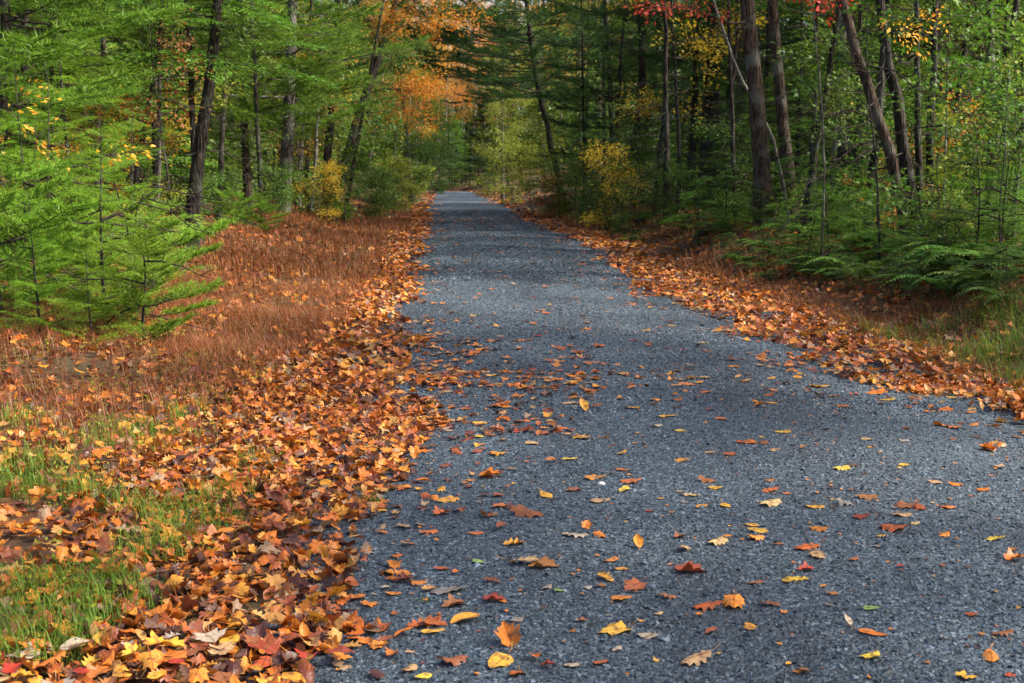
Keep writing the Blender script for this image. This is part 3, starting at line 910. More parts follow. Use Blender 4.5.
def grow(root, kind, base, pts, height, r, bark, leafmat, lo=2.5, spread=2.6, density=1.0, twigs=10, far=False, bias=None, sub=None):
    """trunk, branches and crown of one tree, parented to its root; local coordinates about the base"""
    base = np.asarray(base, float)
    L = trunk_line(np.zeros(3), [np.asarray(p) - base for p in pts] if pts else [np.array([rng.normal(0, .02) * height, rng.normal(0, .02) * height, height * .6])], height)
    (V, Fc), rr = trunk_mesh(L, r)
    MB().add(V, Fc).build('trunk', bark, root, True)
    wood, leaf = MB(), MB()
    z = L[:, 2]
    dead_twigs(wood, L, twigs, min(.8, lo), max(lo + 1.5, height * .55))
    P, D, S = [], [], []
    if kind in ('pine', 'hemlock'):
        h = lo
        step = (.52 if kind == 'pine' else .34) / density
        while h < height - .3:
            k = 4
            f = (height - h) / (height - lo * .5)
            reach = spread * (min(1, .35 + 1.1 * f) if kind == 'pine' else min(1, .15 + 1.0 * f))
            a0 = rng.uniform(0, 6.28)
            for j in range(k):
                a = a0 + j * 6.28 / k + rng.normal(0, .3)
                d = np.array([math.cos(a), math.sin(a), 0])
                if bias is not None:
                    d[:2] += np.asarray(bias[:2]) * rng.random(); d = unit(d)
                p = np.array([np.interp(h + rng.normal(0, .1), z, L[:, q]) for q in range(3)])
                l = reach * (rng.uniform(.7, 1.15) if sub is None else rng.choice([.35, .7, .9, 1.05, 1.35]) * rng.uniform(.85, 1.1))
                if kind == 'pine':
                    dz = rng.uniform(-.12, .12) + .45 * (1 - f) ** 2
                    if l > 2.9:     # a long limb carries several boughs
                        d2 = unit(d + np.array([0, 0, dz]))
                        e = p + d2 * l * np.linspace(0, 1, 6)[:, None] + np.array([0, 0, .03]) * (np.linspace(0, 1, 6) ** 2)[:, None] * l
                        wood.add(*tube(e, np.linspace(.035, .012, 6), 5))
                        for s, side in ((.35, .9), (.5, -.8), (.65, .7), (.78, -.6), (.9, 0)):
                            q = p + d2 * l * s; c, sn = math.cos(side), math.sin(side)
                            P.append(q); D.append([d[0] * c - d[1] * sn, d[0] * sn + d[1] * c, dz + rng.uniform(-.05, .15)]); S.append(l * .5 * (1.15 - .5 * s) / 2.4 * rng.uniform(.85, 1.15))
                    else:
                        P.append(p); D.append(d + np.array([0, 0, dz])); S.append(l / 2.4)
                else:
                    P.append(p); D.append(d + np.array([0, 0, rng.uniform(-.15, .2) + (.22 if sub else 0)])); S.append(max(.2, l / 1.5))
            h += step * rng.uniform(.7, 1.3)
        (PINE_FAR if far and kind == 'pine' else PINE if kind == 'pine' else (sub or HEM)).put(wood, leaf, P, D, S)
    else:
        kit = sub or SPRAY
        nl = int((10 if not far else 8) * density * (1 if height > 5 else .8))
        for j in range(nl):
            h = lo + (height * .9 - lo) * (j + rng.random()) / nl
            a = rng.uniform(0, 6.28); f = (h - lo) / (height - lo)
            d = unit(np.array([math.cos(a), math.sin(a), .25 + .9 * f]))
            if bias is not None:
                d = unit(d + np.asarray(bias) * rng.random())
            p = np.array([np.interp(h, z, L[:, q]) for q in range(3)])
            l = spread * (1 - .45 * abs(2 * f - .7)) * rng.uniform(.7, 1.2)
            bend = np.array([0, 0, -.18 * l])
            t = np.linspace(0, 1, 7)[:, None]
            e = p + d * l * t + bend * t * t + np.cumsum(rng.normal(0, .035 * l, (7, 3)), 0) * (t > 0)
            r0 = min(.35 * np.interp(h, z, rr), .012 * l + .01)
            wood.add(*tube(e, np.linspace(r0, .004, 7), 5))
            for m in range(int((9 if not far else 6) * density)):
                s = rng.uniform(.25, 1); q = np.array([np.interp(s, t[:, 0], e[:, i]) for i in range(3)])
                dd = unit(d + rng.normal(0, .75, 3) * np.array([1, 1, .55]))
                l2 = l * rng.uniform(.12, .38)
                wood.add(*tube(np.stack([q, q + dd * l2 * .5 + rng.normal(0, .03, 3), q + dd * l2]), [.006, .005, .003], 3))
                for s2 in (.3, .65, 1.0):
                    P.append(q + dd * l2 * s2); D.append(unit(dd + rng.normal(0, .5, 3)) * np.array([1, 1, .5])); S.append(rng.uniform(.7, 1.2))
        kit.put(wood, leaf, P, D, S, roll=.5)
    crown = MB()
    for src, mi in ((leaf, 0), (wood, 1)):
        base_n = 0
        for V, Fc in zip(src.v, src.f):
            crown.add(V, Fc - base_n, mi); base_n += len(V)
    crown.build('crown', [leafmat, M['twig'] if r < .1 else bark], root)
    return L


HEROES = []     # (px, depth, short name) of trees others are told apart by


def hero(px, py, path, w, kind, bark, leaf, name, label, short, cat='tree', height=13, Y=None, group=None, **k):
    b = at(px, py) if Y is None else at_depth(px, py, Y)
    if Y is not None:
        b[2] = gz(b[0], b[1])
    root = empty(name, b)
    pts = [at_depth(q[0], q[1], b[1] + (q[2] if len(q) > 2 else 0)) for q in path]
    grow(root, kind, b, pts, height, w * b[1] / F / 2, M[bark], M[leaf], **k)
    tag(root, label, cat, group)
    HEROES.append((px, b[1], short))
    return root
for kit in (PINE, PINE_FAR, HEM, HEM_FINE, HEM_SOFT, SPRAY, SPRAY_DENSE, SPRAY_SMALL):
    out = []
    for w, l in kit.t:
        pair = []
        for mb in (w, l):
            mm = MB(); mm.add(np.concatenate(mb.v), np.concatenate(mb.f)); pair.append(mm)
        out.append(tuple(pair))
    kit.t = out

# ------------------------------------------------------------------ the trees one can point at, left of the road
hero(188, 252, [(200, 150), (213, 50)], 15, 'hemlock', 'bark_dark', 'hemlock', 'hemlock_tree', 'leaning dark trunked hemlock beside the dry grass verge, forked low down', 'leaning forked hemlock', height=11, lo=3.1, spread=1.8, twigs=22, density=1.10)
hero(199, 246, [(194, 150), (190, 60)], 8, 'hemlock', 'bark_dark', 'hemlock', 'hemlock_tree', 'thin straight dark stem right behind the leaning forked hemlock', 'thin straight stem', height=9, lo=2.6, spread=1.5, twigs=14, density=0.96)
hero(284, 214, [(288, 120), (293, 0)], 14, 'pine', 'bark_grey', 'pine', 'pine_tree', 'tall grey barked pine holding bright green boughs low over the verge', 'tall grey pine', height=15, lo=2.7, spread=2.9, twigs=14, bias=(.5, -.5))
hero(298, 208, [(301, 150), (305, 100)], 6, 'maple', 'bark_grey', 'lf_lime', 'maple_tree', 'slim grey maple stem standing close beside the tall grey pine', 'slim grey maple', height=9, lo=3.6, spread=1.8, density=1.10)
hero(311, 214, [(315, 160), (318, 105)], 5, 'maple', 'bark_pale', 'lf_yellow', 'birch_tree', 'thin pale barked young birch with a few yellow leaves low down', 'thin pale birch', height=7, lo=1.2, spread=1.1, density=.4)
hero(333, 211, [(345, 165), (360, 111), (395, 5)], 12, 'maple', 'bark_dark', 'lf_orange', 'maple_tree', 'dark leaning maple carrying orange and gold leaves out over the road', 'leaning orange maple', height=13, lo=3.2, spread=3.0, density=1.5, bias=(.9, -.2, 0))
hero(327, 208, [(328, 160), (333, 90)], 10, 'pine', 'bark_dark', 'pine_dark', 'pine_tree', 'dark upright pine trunk close behind the foot of the leaning orange maple', 'dark upright pine', height=13, lo=3.4, spread=2.2, twigs=20)
hero(366, 190, [(371, 150), (380, 100)], 6, 'maple', 'bark_grey', 'lf_mix', 'maple_tree', 'slim grey leaning maple with green and yellow leaves past the leaning orange maple', 'slim leaning grey maple', height=12, lo=2.6, spread=2.6, density=1.3, bias=(.6, 0, 0))
hero(247, 210, [(246, 160), (243, 100)], 9, 'pine', 'bark_brown', 'pine', 'pine_tree', 'brown barked pine between the forked hemlock and the tall grey pine', 'brown barked pine', height=14, lo=2.2, spread=2.8, twigs=16, bias=(.4, -.5))
hero(52, 220, [(53, 120), (50, 20)], 6, 'hemlock', 'bark_dark', 'hemlock', 'hemlock_tree', 'thin dark hemlock stem rising behind the bright young conifers', 'thin dark hemlock', height=10, lo=1.9, spread=1.7, Y=20)
hero(128, 220, [(140, 150), (151, 95)], 6, 'maple', 'bark_dark', 'lf_green', 'maple_tree', 'dark slanting young maple in the shade behind the bright young conifers', 'dark slanting maple', height=8, lo=2.6, spread=1.7, density=0.96, Y=24)
hero(-5, 230, [(0, 120), (4, 10)], 13, 'pine', 'bark_dark', 'pine', 'pine_tree', 'dark thick pine trunk at the edge of the left wood with bright low boughs', 'thick pine at the wood edge', height=13, lo=2.2, spread=2.4, Y=19, bias=(.6, -.3))
hero(100, 215, [(98, 120), (104, 20)], 7, 'pine', 'bark_brown', 'pine', 'pine_tree', 'slender brown pine among the dense green boughs left of the forked hemlock', 'slender brown pine', height=12, lo=2.4, spread=2.2, Y=27, bias=(.3, -.5))
hero(412, 197, [(408, 150), (402, 80)], 6, 'maple', 'bark_grey', 'lf_orange', 'maple_tree', 'orange and gold maple reaching over the far left side of the road', 'far orange maple', height=14, lo=3.5, spread=4.2, density=1.5, Y=78, bias=(.7, 0, 0), far=True)
hero(395, 200, [(394, 160), (397, 110)], 5, 'maple', 'bark_dark', 'lf_mix', 'maple_tree', 'bushy yellow green maple low beside the far left verge', 'bushy yellow green maple', height=8, lo=.8, spread=2.2, density=1.3, Y=66)
# right of the road
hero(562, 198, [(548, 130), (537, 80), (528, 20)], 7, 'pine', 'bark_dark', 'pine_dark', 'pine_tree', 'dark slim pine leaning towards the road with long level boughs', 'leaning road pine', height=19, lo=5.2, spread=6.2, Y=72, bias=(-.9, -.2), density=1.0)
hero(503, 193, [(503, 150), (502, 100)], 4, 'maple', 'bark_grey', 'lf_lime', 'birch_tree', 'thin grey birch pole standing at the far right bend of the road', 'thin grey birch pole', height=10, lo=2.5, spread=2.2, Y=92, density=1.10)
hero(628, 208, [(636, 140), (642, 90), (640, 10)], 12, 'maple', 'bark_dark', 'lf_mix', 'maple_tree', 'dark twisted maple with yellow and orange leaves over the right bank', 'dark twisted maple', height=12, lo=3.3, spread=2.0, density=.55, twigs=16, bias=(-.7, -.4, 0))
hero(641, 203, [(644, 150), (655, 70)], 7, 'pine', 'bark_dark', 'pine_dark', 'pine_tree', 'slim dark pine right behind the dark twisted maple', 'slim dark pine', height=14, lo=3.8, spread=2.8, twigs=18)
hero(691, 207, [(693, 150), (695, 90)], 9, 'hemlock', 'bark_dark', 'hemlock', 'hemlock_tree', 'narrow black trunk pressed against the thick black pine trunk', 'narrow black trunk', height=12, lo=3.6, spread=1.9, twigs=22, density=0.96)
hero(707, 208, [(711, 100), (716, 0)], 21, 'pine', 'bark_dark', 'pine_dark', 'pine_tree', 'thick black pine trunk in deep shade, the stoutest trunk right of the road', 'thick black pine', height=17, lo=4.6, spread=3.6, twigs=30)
hero(678, 212, [(679, 150), (674, 60)], 5, 'maple', 'bark_dark', 'lf_yellow', 'maple_tree', 'thin dark maple with sparse yellow leaves left of the thick black pine', 'thin sparse yellow maple', height=9, lo=2.6, spread=1.7, density=0.88)
hero(765, 229, [(760, 150), (756, 90), (746, 0)], 20, 'maple', 'bark_brown', 'lf_red', 'maple_tree', 'stout brown maple trunk with sprays of red leaves high up', 'stout brown maple', height=14, lo=3.7, spread=2.6, twigs=14, density=.4)
hero(792, 219, [(786, 150), (780, 90), (772, 0)], 14, 'maple', 'bark_brown', 'lf_mix', 'maple_tree', 'straight brown maple trunk just right of the stout brown maple', 'straight brown maple', height=14, lo=4.0, spread=2.5, twigs=14, density=0.96)
hero(852, 229, [(853, 200), (845, 160), (842, 40)], 11, 'maple', 'bark_grey', 'lf_green', 'maple_tree', 'grey trunk with a kink low down, left of the leaning clump', 'kinked grey trunk', height=12, lo=4.3, spread=2.2, twigs=12, density=.6)
hero(908, 243, [(893, 160), (866, 80), (843, 5)], 13, 'maple', 'bark_brown', 'lf_rust', 'maple_tree', 'brown stem leaning hard to the left out of the leaning clump', 'hard leaning brown stem', height=10, lo=4.3, spread=2.0, twigs=10, density=.6)
hero(914, 242, [(908, 180), (895, 90), (879, 0)], 14, 'maple', 'bark_dark', 'lf_mix', 'maple_tree', 'darker upright stem of the leaning clump, curving at its middle', 'curving dark stem', height=11, lo=4.3, spread=2.2, twigs=12, density=.6)
hero(922, 240, [(919, 150), (917, 40)], 8, 'hemlock', 'bark_dark', 'hemlock', 'hemlock_tree', 'thin black hemlock stem straight behind the leaning clump', 'thin black hemlock', height=9, lo=4.3, spread=1.6, twigs=16, density=.6)
hero(979, 226, [(977, 180), (968, 90), (960, 0)], 11, 'maple', 'bark_grey', 'lf_mix', 'maple_tree', 'slender wavy grey maple near the right end of the bank', 'slender wavy maple', height=11, lo=4.3, spread=2.2, twigs=12, density=.6)

# leaning dead poles
def pole(pts, w, name, label):
    P = [at(*pts[0])] if len(pts[0]) == 2 else [at_depth(*pts[0])]
    Y = P[0][1]
    P += [at_depth(a, b_, Y + dy) for a, b_, dy in pts[1:]]
    L = curve(np.array(P), 12); L[1:-1] += rng.normal(0, .012, (10, 3))
    o = MB().add(*tube(L - P[0], np.linspace(w * Y / F / 2, w * Y / F / 4, 12), 7, .06)).build(name, M['bark_pale'], None, True)
    o.location = P[0]
    return tag(o, label, 'dead tree')
pole([(790, 226), (770, 135, -.3), (742, 80, -.4), (712, -5, -.5)], 4.5, 'dead_pole', 'pale dead pole leaning across the stout brown maple trunk')
pole([(909, 232), (885, 130, -.5), (852, 25, -.7), (845, -10, -.7)], 3, 'dead_pole', 'thin pale dead pole lying along the hard leaning brown stem')


def log(pa, pb, r, label, name='fallen_log'):
    A_, B_ = at(*pa), at(*pb)
    t = np.linspace(0, 1, 14)[:, None]
    L = A_ + (B_ - A_) * t; L[:, 2] = gz(L[:, 0], L[:, 1]) + r * .7; L[:, :2] += rng.normal(0, r * .25, (14, 2))
    o = MB().add(*tube(L - A_, r * (1 - .35 * t[:, 0]), 9, .08)).build(name, M['bark_dark'], None, True)
    o.location = A_
    return tag(o, label, 'log')
log((636, 226), (684, 212), .10, 'dark fallen log half buried in leaves before the dark twisted maple')
log((697, 241), (722, 228), .11, 'short dark fallen log among ferns before the thick black pine')
log((930, 285), (992, 296), .06, 'crooked grey fallen branch on the leaves under the right bank ferns', 'fallen_branch')

hero(822, 236, [(824, 150), (818, 60)], 3, 'maple', 'bark_grey', 'lf_red', 'young_maple', 'thin young maple with bright red leaves high between the brown maples and the kinked trunk', 'thin red young maple', cat='sapling', height=4.6, lo=3.4, spread=.9, density=.5, sub=SPRAY_SMALL, Y=19, twigs=5)
hero(880, 240, [(876, 160), (868, 90)], 3, 'maple', 'bark_dark', 'lf_orange', 'young_maple', 'thin young maple with orange and yellow leaves before the leaning clump', 'thin orange young maple', cat='sapling', height=4.0, lo=2.6, spread=.9, density=.35, sub=SPRAY_SMALL, Y=18, twigs=5)
hero(22, 250, [(24, 180), (20, 130)], 3, 'maple', 'bark_dark', 'lf_orange', 'young_maple', 'thin young maple with a few orange leaves among the bright conifers', 'thin orange maple among conifers', cat='sapling', height=2.6, lo=1.0, spread=.7, density=.28, sub=SPRAY_SMALL, Y=13.6, twigs=3)
hero(172, 262, [(170, 200), (160, 120)], 3, 'maple', 'bark_dark', 'lf_rust', 'young_maple', 'thin rusty leaved young maple left of the leaning forked hemlock', 'thin rusty maple', cat='sapling', height=4.2, lo=1.3, spread=1.0, density=.4, sub=SPRAY_SMALL, Y=21, twigs=4)
hero(1003, 250, [(1000, 200), (1004, 160)], 3, 'maple', 'bark_grey', 'lf_lime', 'young_maple', 'sunlit lime leaved young maple near the right end of the bank', 'sunlit lime maple', cat='sapling', height=2.4, lo=1.2, spread=.7, density=.5, sub=SPRAY_SMALL, Y=15.5, twigs=2)

# ------------------------------------------------------------------ prototypes for the rest of the wood
def proto(kind, name, cat, h, r, bark, leaf, **k):
    root = empty(name, (0, 0, 0)); grow(root, kind, (0, 0, 0), None, h, r, M[bark], M[leaf], **k)
    root['category'] = cat; root['height'] = h
    return root


PROTO = {
    'pine': [proto('pine', 'pine_tree', 'tree', 14, .17, 'bark_brown', 'pine', lo=2.4, spread=2.7, twigs=16), proto('pine', 'pine_tree', 'tree', 13, .14, 'bark_dark', 'pine', lo=1.8, spread=2.5, twigs=18)],
    'hemlock': [proto('hemlock', 'hemlock_tree', 'tree', 10, .12, 'bark_dark', 'hemlock', lo=1.4, spread=2.0, twigs=14, density=.75), proto('hemlock', 'hemlock_tree', 'tree', 8, .09, 'bark_dark', 'hemlock', lo=.9, spread=1.8, twigs=14, density=.75)],
    'maple': [proto('maple', 'maple_tree', 'tree', 12, .12, 'bark_grey', 'lf_mix', lo=2.6, spread=2.7, density=1.05), proto('maple', 'maple_tree', 'tree', 10, .09, 'bark_dark', 'lf_mix', lo=1.8, spread=2.3, density=1.0), proto('maple', 'maple_tree', 'tree', 11, .10, 'bark_brown', 'lf_mix', lo=3.4, spread=2.4, density=.8)],
    'slim': [proto('maple', 'maple_tree', 'tree', 11, .065, 'bark_dark', 'lf_green', lo=5.2, spread=1.6, density=.6, twigs=14), proto('hemlock', 'hemlock_tree', 'tree', 11, .075, 'bark_dark', 'hemlock', lo=5.0, spread=1.4, density=.6, twigs=22), proto('maple', 'maple_tree', 'tree', 10, .05, 'bark_grey', 'lf_mix', lo=4.6, spread=1.5, density=.5, twigs=12)],
    'young_maple': [proto('maple', 'young_maple', 'sapling', 4, .022, 'bark_grey', 'lf_mix', lo=.7, spread=1.2, density=.8, twigs=3), proto('maple', 'young_maple', 'sapling', 3, .016, 'bark_dark', 'lf_mix', lo=.4, spread=1.1, density=.7, twigs=2)],
    'young_hemlock': [proto('hemlock', 'young_hemlock', 'sapling', 2.4, .022, 'bark_dark', 'hemlock', lo=.12, spread=.95, density=1.6, twigs=4), proto('hemlock', 'young_hemlock', 'sapling', 1.5, .014, 'bark_dark', 'hemlock', lo=.08, spread=.85, density=1.8, twigs=2)],
    'shrub': [proto('maple', 'leafy_shrub', 'shrub', 1.5, .012, 'bark_dark', 'lf_green', lo=.12, spread=.8, density=.9, twigs=2, sub=SPRAY_SMALL), proto('maple', 'leafy_shrub', 'shrub', 2.0, .014, 'bark_grey', 'lf_green', lo=.15, spread=.9, density=.9, twigs=3, sub=SPRAY_SMALL)],
    'far_pine': [proto('pine', 'pine_tree', 'tree', 22, .24, 'bark_brown', 'pine_dark', lo=1.2, spread=4.2, twigs=8, far=True, density=.8)],
    'far_maple': [proto('maple', 'maple_tree', 'tree', 21, .20, 'bark_grey', 'lf_orange', lo=7.0, spread=5.2, density=2.2, far=True, sub=SPRAY_DENSE)],
}
FIRST = {}
UNIQUE_TRIES = ('', 'taller ', 'leafier ', 'barer ', 'slighter ', 'broader ')
COLWORD = {'hemlock_dark': 'dark green', 'pine': 'green', 'pine_dark': 'dark green', 'hemlock': 'green', 'sapling': 'bright green', 'lf_green': 'green', 'lf_lime': 'lime green', 'lf_yellow': 'yellow', 'lf_orange': 'orange', 'lf_red': 'red', 'lf_rust': 'rusty', 'lf_mix': 'green and yellow', 'fern': 'green'}


def place_words(px, Y):
    """where a plant stands, told by the trees near it in the picture"""
    near = sorted(HEROES, key=lambda h: abs(h[0] - px) + .4 * abs(h[1] - Y))
    def rel(h):
        if Y > h[1] * 1.7: return 'far behind'
        if Y > h[1] * 1.12: return 'behind'
        if Y < h[1] * .88: return 'in front of'
        return 'beside'
    for h in near[:4]:
        yield f"{rel(h)} the {h[2]}"
    for a in range(3):
        for c in range(a + 1, 5):
            yield f"between the {near[a][2]} and the {near[c][2]}"


def name_it(root, lead, noun, px, Y, cat, group):
    for w in place_words(px, Y):
        for pre in UNIQUE_TRIES[:1]:
            lab = f"{lead} {noun} {w}"
            if lab not in USED and len(lab.split()) <= 16:
                return tag(root, lab, cat, group)
    for pre in UNIQUE_TRIES[1:]:
        for w in place_words(px, Y):
            lab = f"{pre}{lead} {noun} {w}"
            if lab not in USED and len(lab.split()) <= 16:
                return tag(root, lab, cat, group)
    return tag(root, lab, cat, group)


NOUN = {'slim': 'trunk with a high crown', 'pine': 'pine', 'hemlock': 'hemlock', 'maple': 'maple', 'young_maple': 'young maple', 'young_hemlock': 'young hemlock', 'shrub': 'shrub', 'far_pine': 'pine', 'far_maple': 'maple'}
GROUP = {'slim': 'slim bare trunks in the wood', 'pine': 'pines in the wood', 'hemlock': 'hemlocks in the wood', 'maple': 'maples in the wood', 'young_maple': 'young maples under the trees', 'young_hemlock': 'young hemlocks under the trees', 'shrub': 'shrubs along the wood edge', 'far_pine': 'pines at the end of the road', 'far_maple': 'maples at the end of the road'}


def plant(kind, px, Y, leaf=None, scale=1.0, lead=None, which=None, x=None, label=None, short=None, sink=0.0):
    if x is None:
        x = float(Y * ((px - CX) / F + math.tan(YAW)))
    else:
        px = project((x, Y, 1))[0]
    k = int(rng.integers(len(PROTO[kind]))) if which is None else which
    src = PROTO[kind][k]
    if (kind, k) not in FIRST:
        FIRST[kind, k] = True; root = src
    else:
        root = copy_tree(src)
    root.location = (x, Y, float(gz(x, Y)) - sink)
    root.rotation_euler = (rng.normal(0, .025), rng.normal(0, .025), rng.uniform(0, 6.28))
    s = scale * rng.uniform(.9, 1.12)
    root.scale = (s, s, s)
    crown = [c for c in root.children if c.name.split('.')[0] == 'crown'][0]
    if leaf: set_mat(crown, M[leaf])
    col = COLWORD[leaf or 'lf_mix'] if leaf else COLWORD.get(crown.data.materials[0].name, 'green')
    if label:
        tag(root, label, src['category'], GROUP[kind])
    else:
        if col.startswith('dark') and lead: lead = lead.replace('dark ', '').replace(' dark', '').replace('dark', 'shadowy')
        name_it(root, lead if kind == 'slim' else f"{lead or 'slim'} {col}", NOUN[kind], px, Y, src['category'], GROUP[kind])
    if short: HEROES.append((px, Y, short))
    return root


# the bright young conifers on the left
for (px, Y, which, s, label, short) in [
    (142, 12.6, 1, .80, 'small bright green young conifer in front, its skirts on the dry grass', 'small front conifer'),
    (108, 13.4, 0, .85, 'bushy bright green young conifer behind the small front conifer', 'bushy bright conifer'),
    (55, 14.2, 0, 1.0, 'tall bright green young conifer left of the bushy bright conifer', 'tall bright conifer'),
    (8, 13.0, 1, 1.25, 'wide bright green young conifer cut off by the edge of the picture', 'wide edge conifer'),
    (20, 17.0, 0, 1.35, 'tallest bright green young conifer, standing behind the wide edge conifer', 'tallest bright conifer'),
    (135, 16.5, 0, 1.0, 'feathery bright green young conifer between the front conifer and the forked hemlock', 'feathery conifer'),
    (85, 19.0, 0, 1.6, 'high bright green young conifer behind the feathery conifer', 'high conifer'),
    (240, 29.0, 1, .6, 'low bright green young conifer right of the forked hemlock', 'low conifer by the hemlock'),
    (35, 15.4, 1, 1.3, 'full bright green young conifer between the tall bright and the wide edge conifers', 'full conifer'),
    (128, 14.4, 1, 1.15, 'dense bright green young conifer close behind the small front conifer', 'dense close conifer'),
    (60, 22.0, 0, 1.9, 'lofty bright green young conifer at the back of the group, left of the high conifer', 'lofty conifer'),
    (5, 20.5, 0, 1.7, 'lofty bright green young conifer at the picture edge behind the tallest one', 'lofty edge conifer'),
    (95, 12.2, 0, .42, 'waist high feathery young conifer on the dry grass left of the small front conifer', 'waist high conifer'),
    (45, 12.4, 0, .55, 'spreading feathery young conifer in front of the full conifer', 'spreading conifer'),
    (262, 31.0, 1, .7, 'tiny bright green young conifer at the foot of the tall grey pine', 'tiny conifer')]:
    if ('bright', which) not in FIRST:
        FIRST['bright', which] = proto('hemlock', 'young_conifer', 'sapling', (2.4, 1.6)[which], (.024, .018)[which], 'bark_dark', 'sapling', lo=.1, spread=(.85, .85)[which], density=(2.3, 2.2)[which], twigs=5, sub=(HEM_SOFT, HEM_FINE)[which])
        root = FIRST['bright', which]
    else:
        root = copy_tree(FIRST['bright', which])
    x = float(Y * ((px - CX) / F + math.tan(YAW)))
    root.location = (x, Y, float(gz(x, Y)) - .03); root.rotation_euler = (0, 0, rng.uniform(0, 6.28)); root.scale = (s, s, s * rng.uniform(.95, 1.05))
    tag(root, label, 'sapling', 'bright young conifers left of the road'); HEROES.append((px, Y, short))

# shrubs and saplings placed by eye
for a in [('shrub', 388, 60, 'lf_lime', 1.5, 'bushy'), ('shrub', 402, 70, 'lf_green', 1.5, 'rounded'), ('shrub', 350, 46, 'lf_green', 1.1, 'low'), ('shrub', 415, 92, 'lf_mix', 1.6, 'rounded'),
          ('shrub', 372, 52, 'lf_mix', 1.2, 'bushy'), ('young_maple', 495, 88, 'lf_lime', 1.3, 'leafy'), ('young_maple', 530, 76, 'lf_lime', 1.4, 'leafy'), ('shrub', 512, 80, 'lf_lime', 1.7, 'glowing'),
          ('shrub', 545, 62, 'lf_lime', 1.1, 'low'), ('shrub', 585, 50, 'lf_green', 1.3, 'dense'), ('young_hemlock', 600, 52, 'hemlock', 1.7, 'dense'), ('young_hemlock', 575, 60, 'hemlock', 2.2, 'dense'),
          ('shrub', 600, 38, 'lf_green', .7, 'low'), ('shrub', 560, 52, 'lf_rust', 1.0, 'small'), ('young_maple', 610, 40, 'lf_green', .9, 'spindly'), ('young_maple', 615, 34, 'lf_yellow', .6, 'spindly'),
          ('young_hemlock', 735, 26, 'hemlock', .7, 'low'), ('young_hemlock', 800, 21, 'hemlock', .6, 'low'), ('young_hemlock', 835, 19, 'hemlock', .55, 'spreading'), ('young_hemlock', 870, 22, 'hemlock', .75, 'spreading'),
          ('young_hemlock', 990, 17, 'hemlock', .6, 'dark'), ('young_hemlock', 1010, 20, 'hemlock', .9, 'dark'), ('young_hemlock', 820, 30, 'hemlock', 1.3, 'feathery'), ('young_hemlock', 875, 34, 'hemlock', 1.4, 'feathery'),
          ('young_maple', 905, 27, 'lf_yellow', .6, 'spindly'), ('young_maple', 1000, 17, 'lf_green', .62, 'leafy'), ('young_maple', 940, 24, 'lf_orange', .7, 'thin'), ('young_maple', 870, 24, 'lf_green', .9, 'thin'),
          ('shrub', 935, 21, 'lf_rust', .5, 'small'), ('shrub', 880, 23, 'lf_rust', .5, 'small'), ('young_hemlock', 705, 34, 'hemlock', .8, 'low'), ('young_hemlock', 655, 36, 'hemlock', .75, 'low'),
          ('young_maple', 15, 16, 'lf_yellow', .45, 'thin'), ('young_maple', 163, 29, 'lf_yellow', .8, 'thin'), ('young_maple', 110, 23, 'lf_orange', .6, 'thin'), ('shrub', 200, 25, 'lf_mix', .6, 'scrubby'),
          ('shrub', 160, 21, 'lf_lime', .5, 'scrubby'), ('young_maple', 322, 37, 'lf_yellow', .4, 'small'), ('young_maple', 345, 40, 'lf_green', 1.2, 'leafy')]:
    plant(*a[:5], lead=a[5])

# the rest of the wood, tree by tree
def fill(n, side, kinds, y0, y1, leads, gap):
    done = 0; tries = 0
    while done < n and tries < 4000:
        tries += 1
        Y = y0 * (y1 / y0) ** rng.random()
        px = rng.uniform(-40, 405) if side < 0 else rng.uniform(520, 1064)
        x = float(Y * ((px - CX) / F + math.tan(YAW)))
        c = float(centre(Y)) - 1.45
        if side < 0 and x > c - 4.6: continue
        if side > 0 and x < c + 6.6: continue
        if side > 0 and any(abs(px - h[0]) < 16 and Y < h[1] for h in TRUNKS): continue
        if any((x - a) ** 2 + (Y - b_) ** 2 < gap ** 2 for a, b_ in SPOTS): continue
        SPOTS.append((x, Y))
        kind, leaf, sc = kinds[int(rng.integers(len(kinds)))]
        plant(kind, px, Y, leaf, sc * rng.uniform(.85, 1.15), lead=leads[int(rng.integers(len(leads)))])
        done += 1
TRUNKS = HEROES[:29]
SPOTS = [(float(h[1] * ((h[0] - CX) / F + math.tan(YAW))), h[1]) for h in HEROES]
LEADS = ['slim', 'tall', 'shaded', 'airy', 'dense', 'straight']
fill(34, -1, [('pine', 'pine', 1), ('pine', 'pine', 1.1), ('hemlock', 'hemlock', 1), ('maple', 'lf_green', 1), ('maple', 'lf_mix', 1), ('maple', 'lf_lime', .9)], 24, 120, LEADS, 1.7)
fill(44, 1, [('hemlock', 'hemlock', 1), ('maple', 'lf_green', 1), ('maple', 'lf_mix', 1), ('maple', 'lf_green', .9), ('pine', 'pine_dark', 1.1), ('hemlock', 'pine_dark', 1.1), ('maple', 'lf_lime', .8)], 25, 72, LEADS, 1.8)
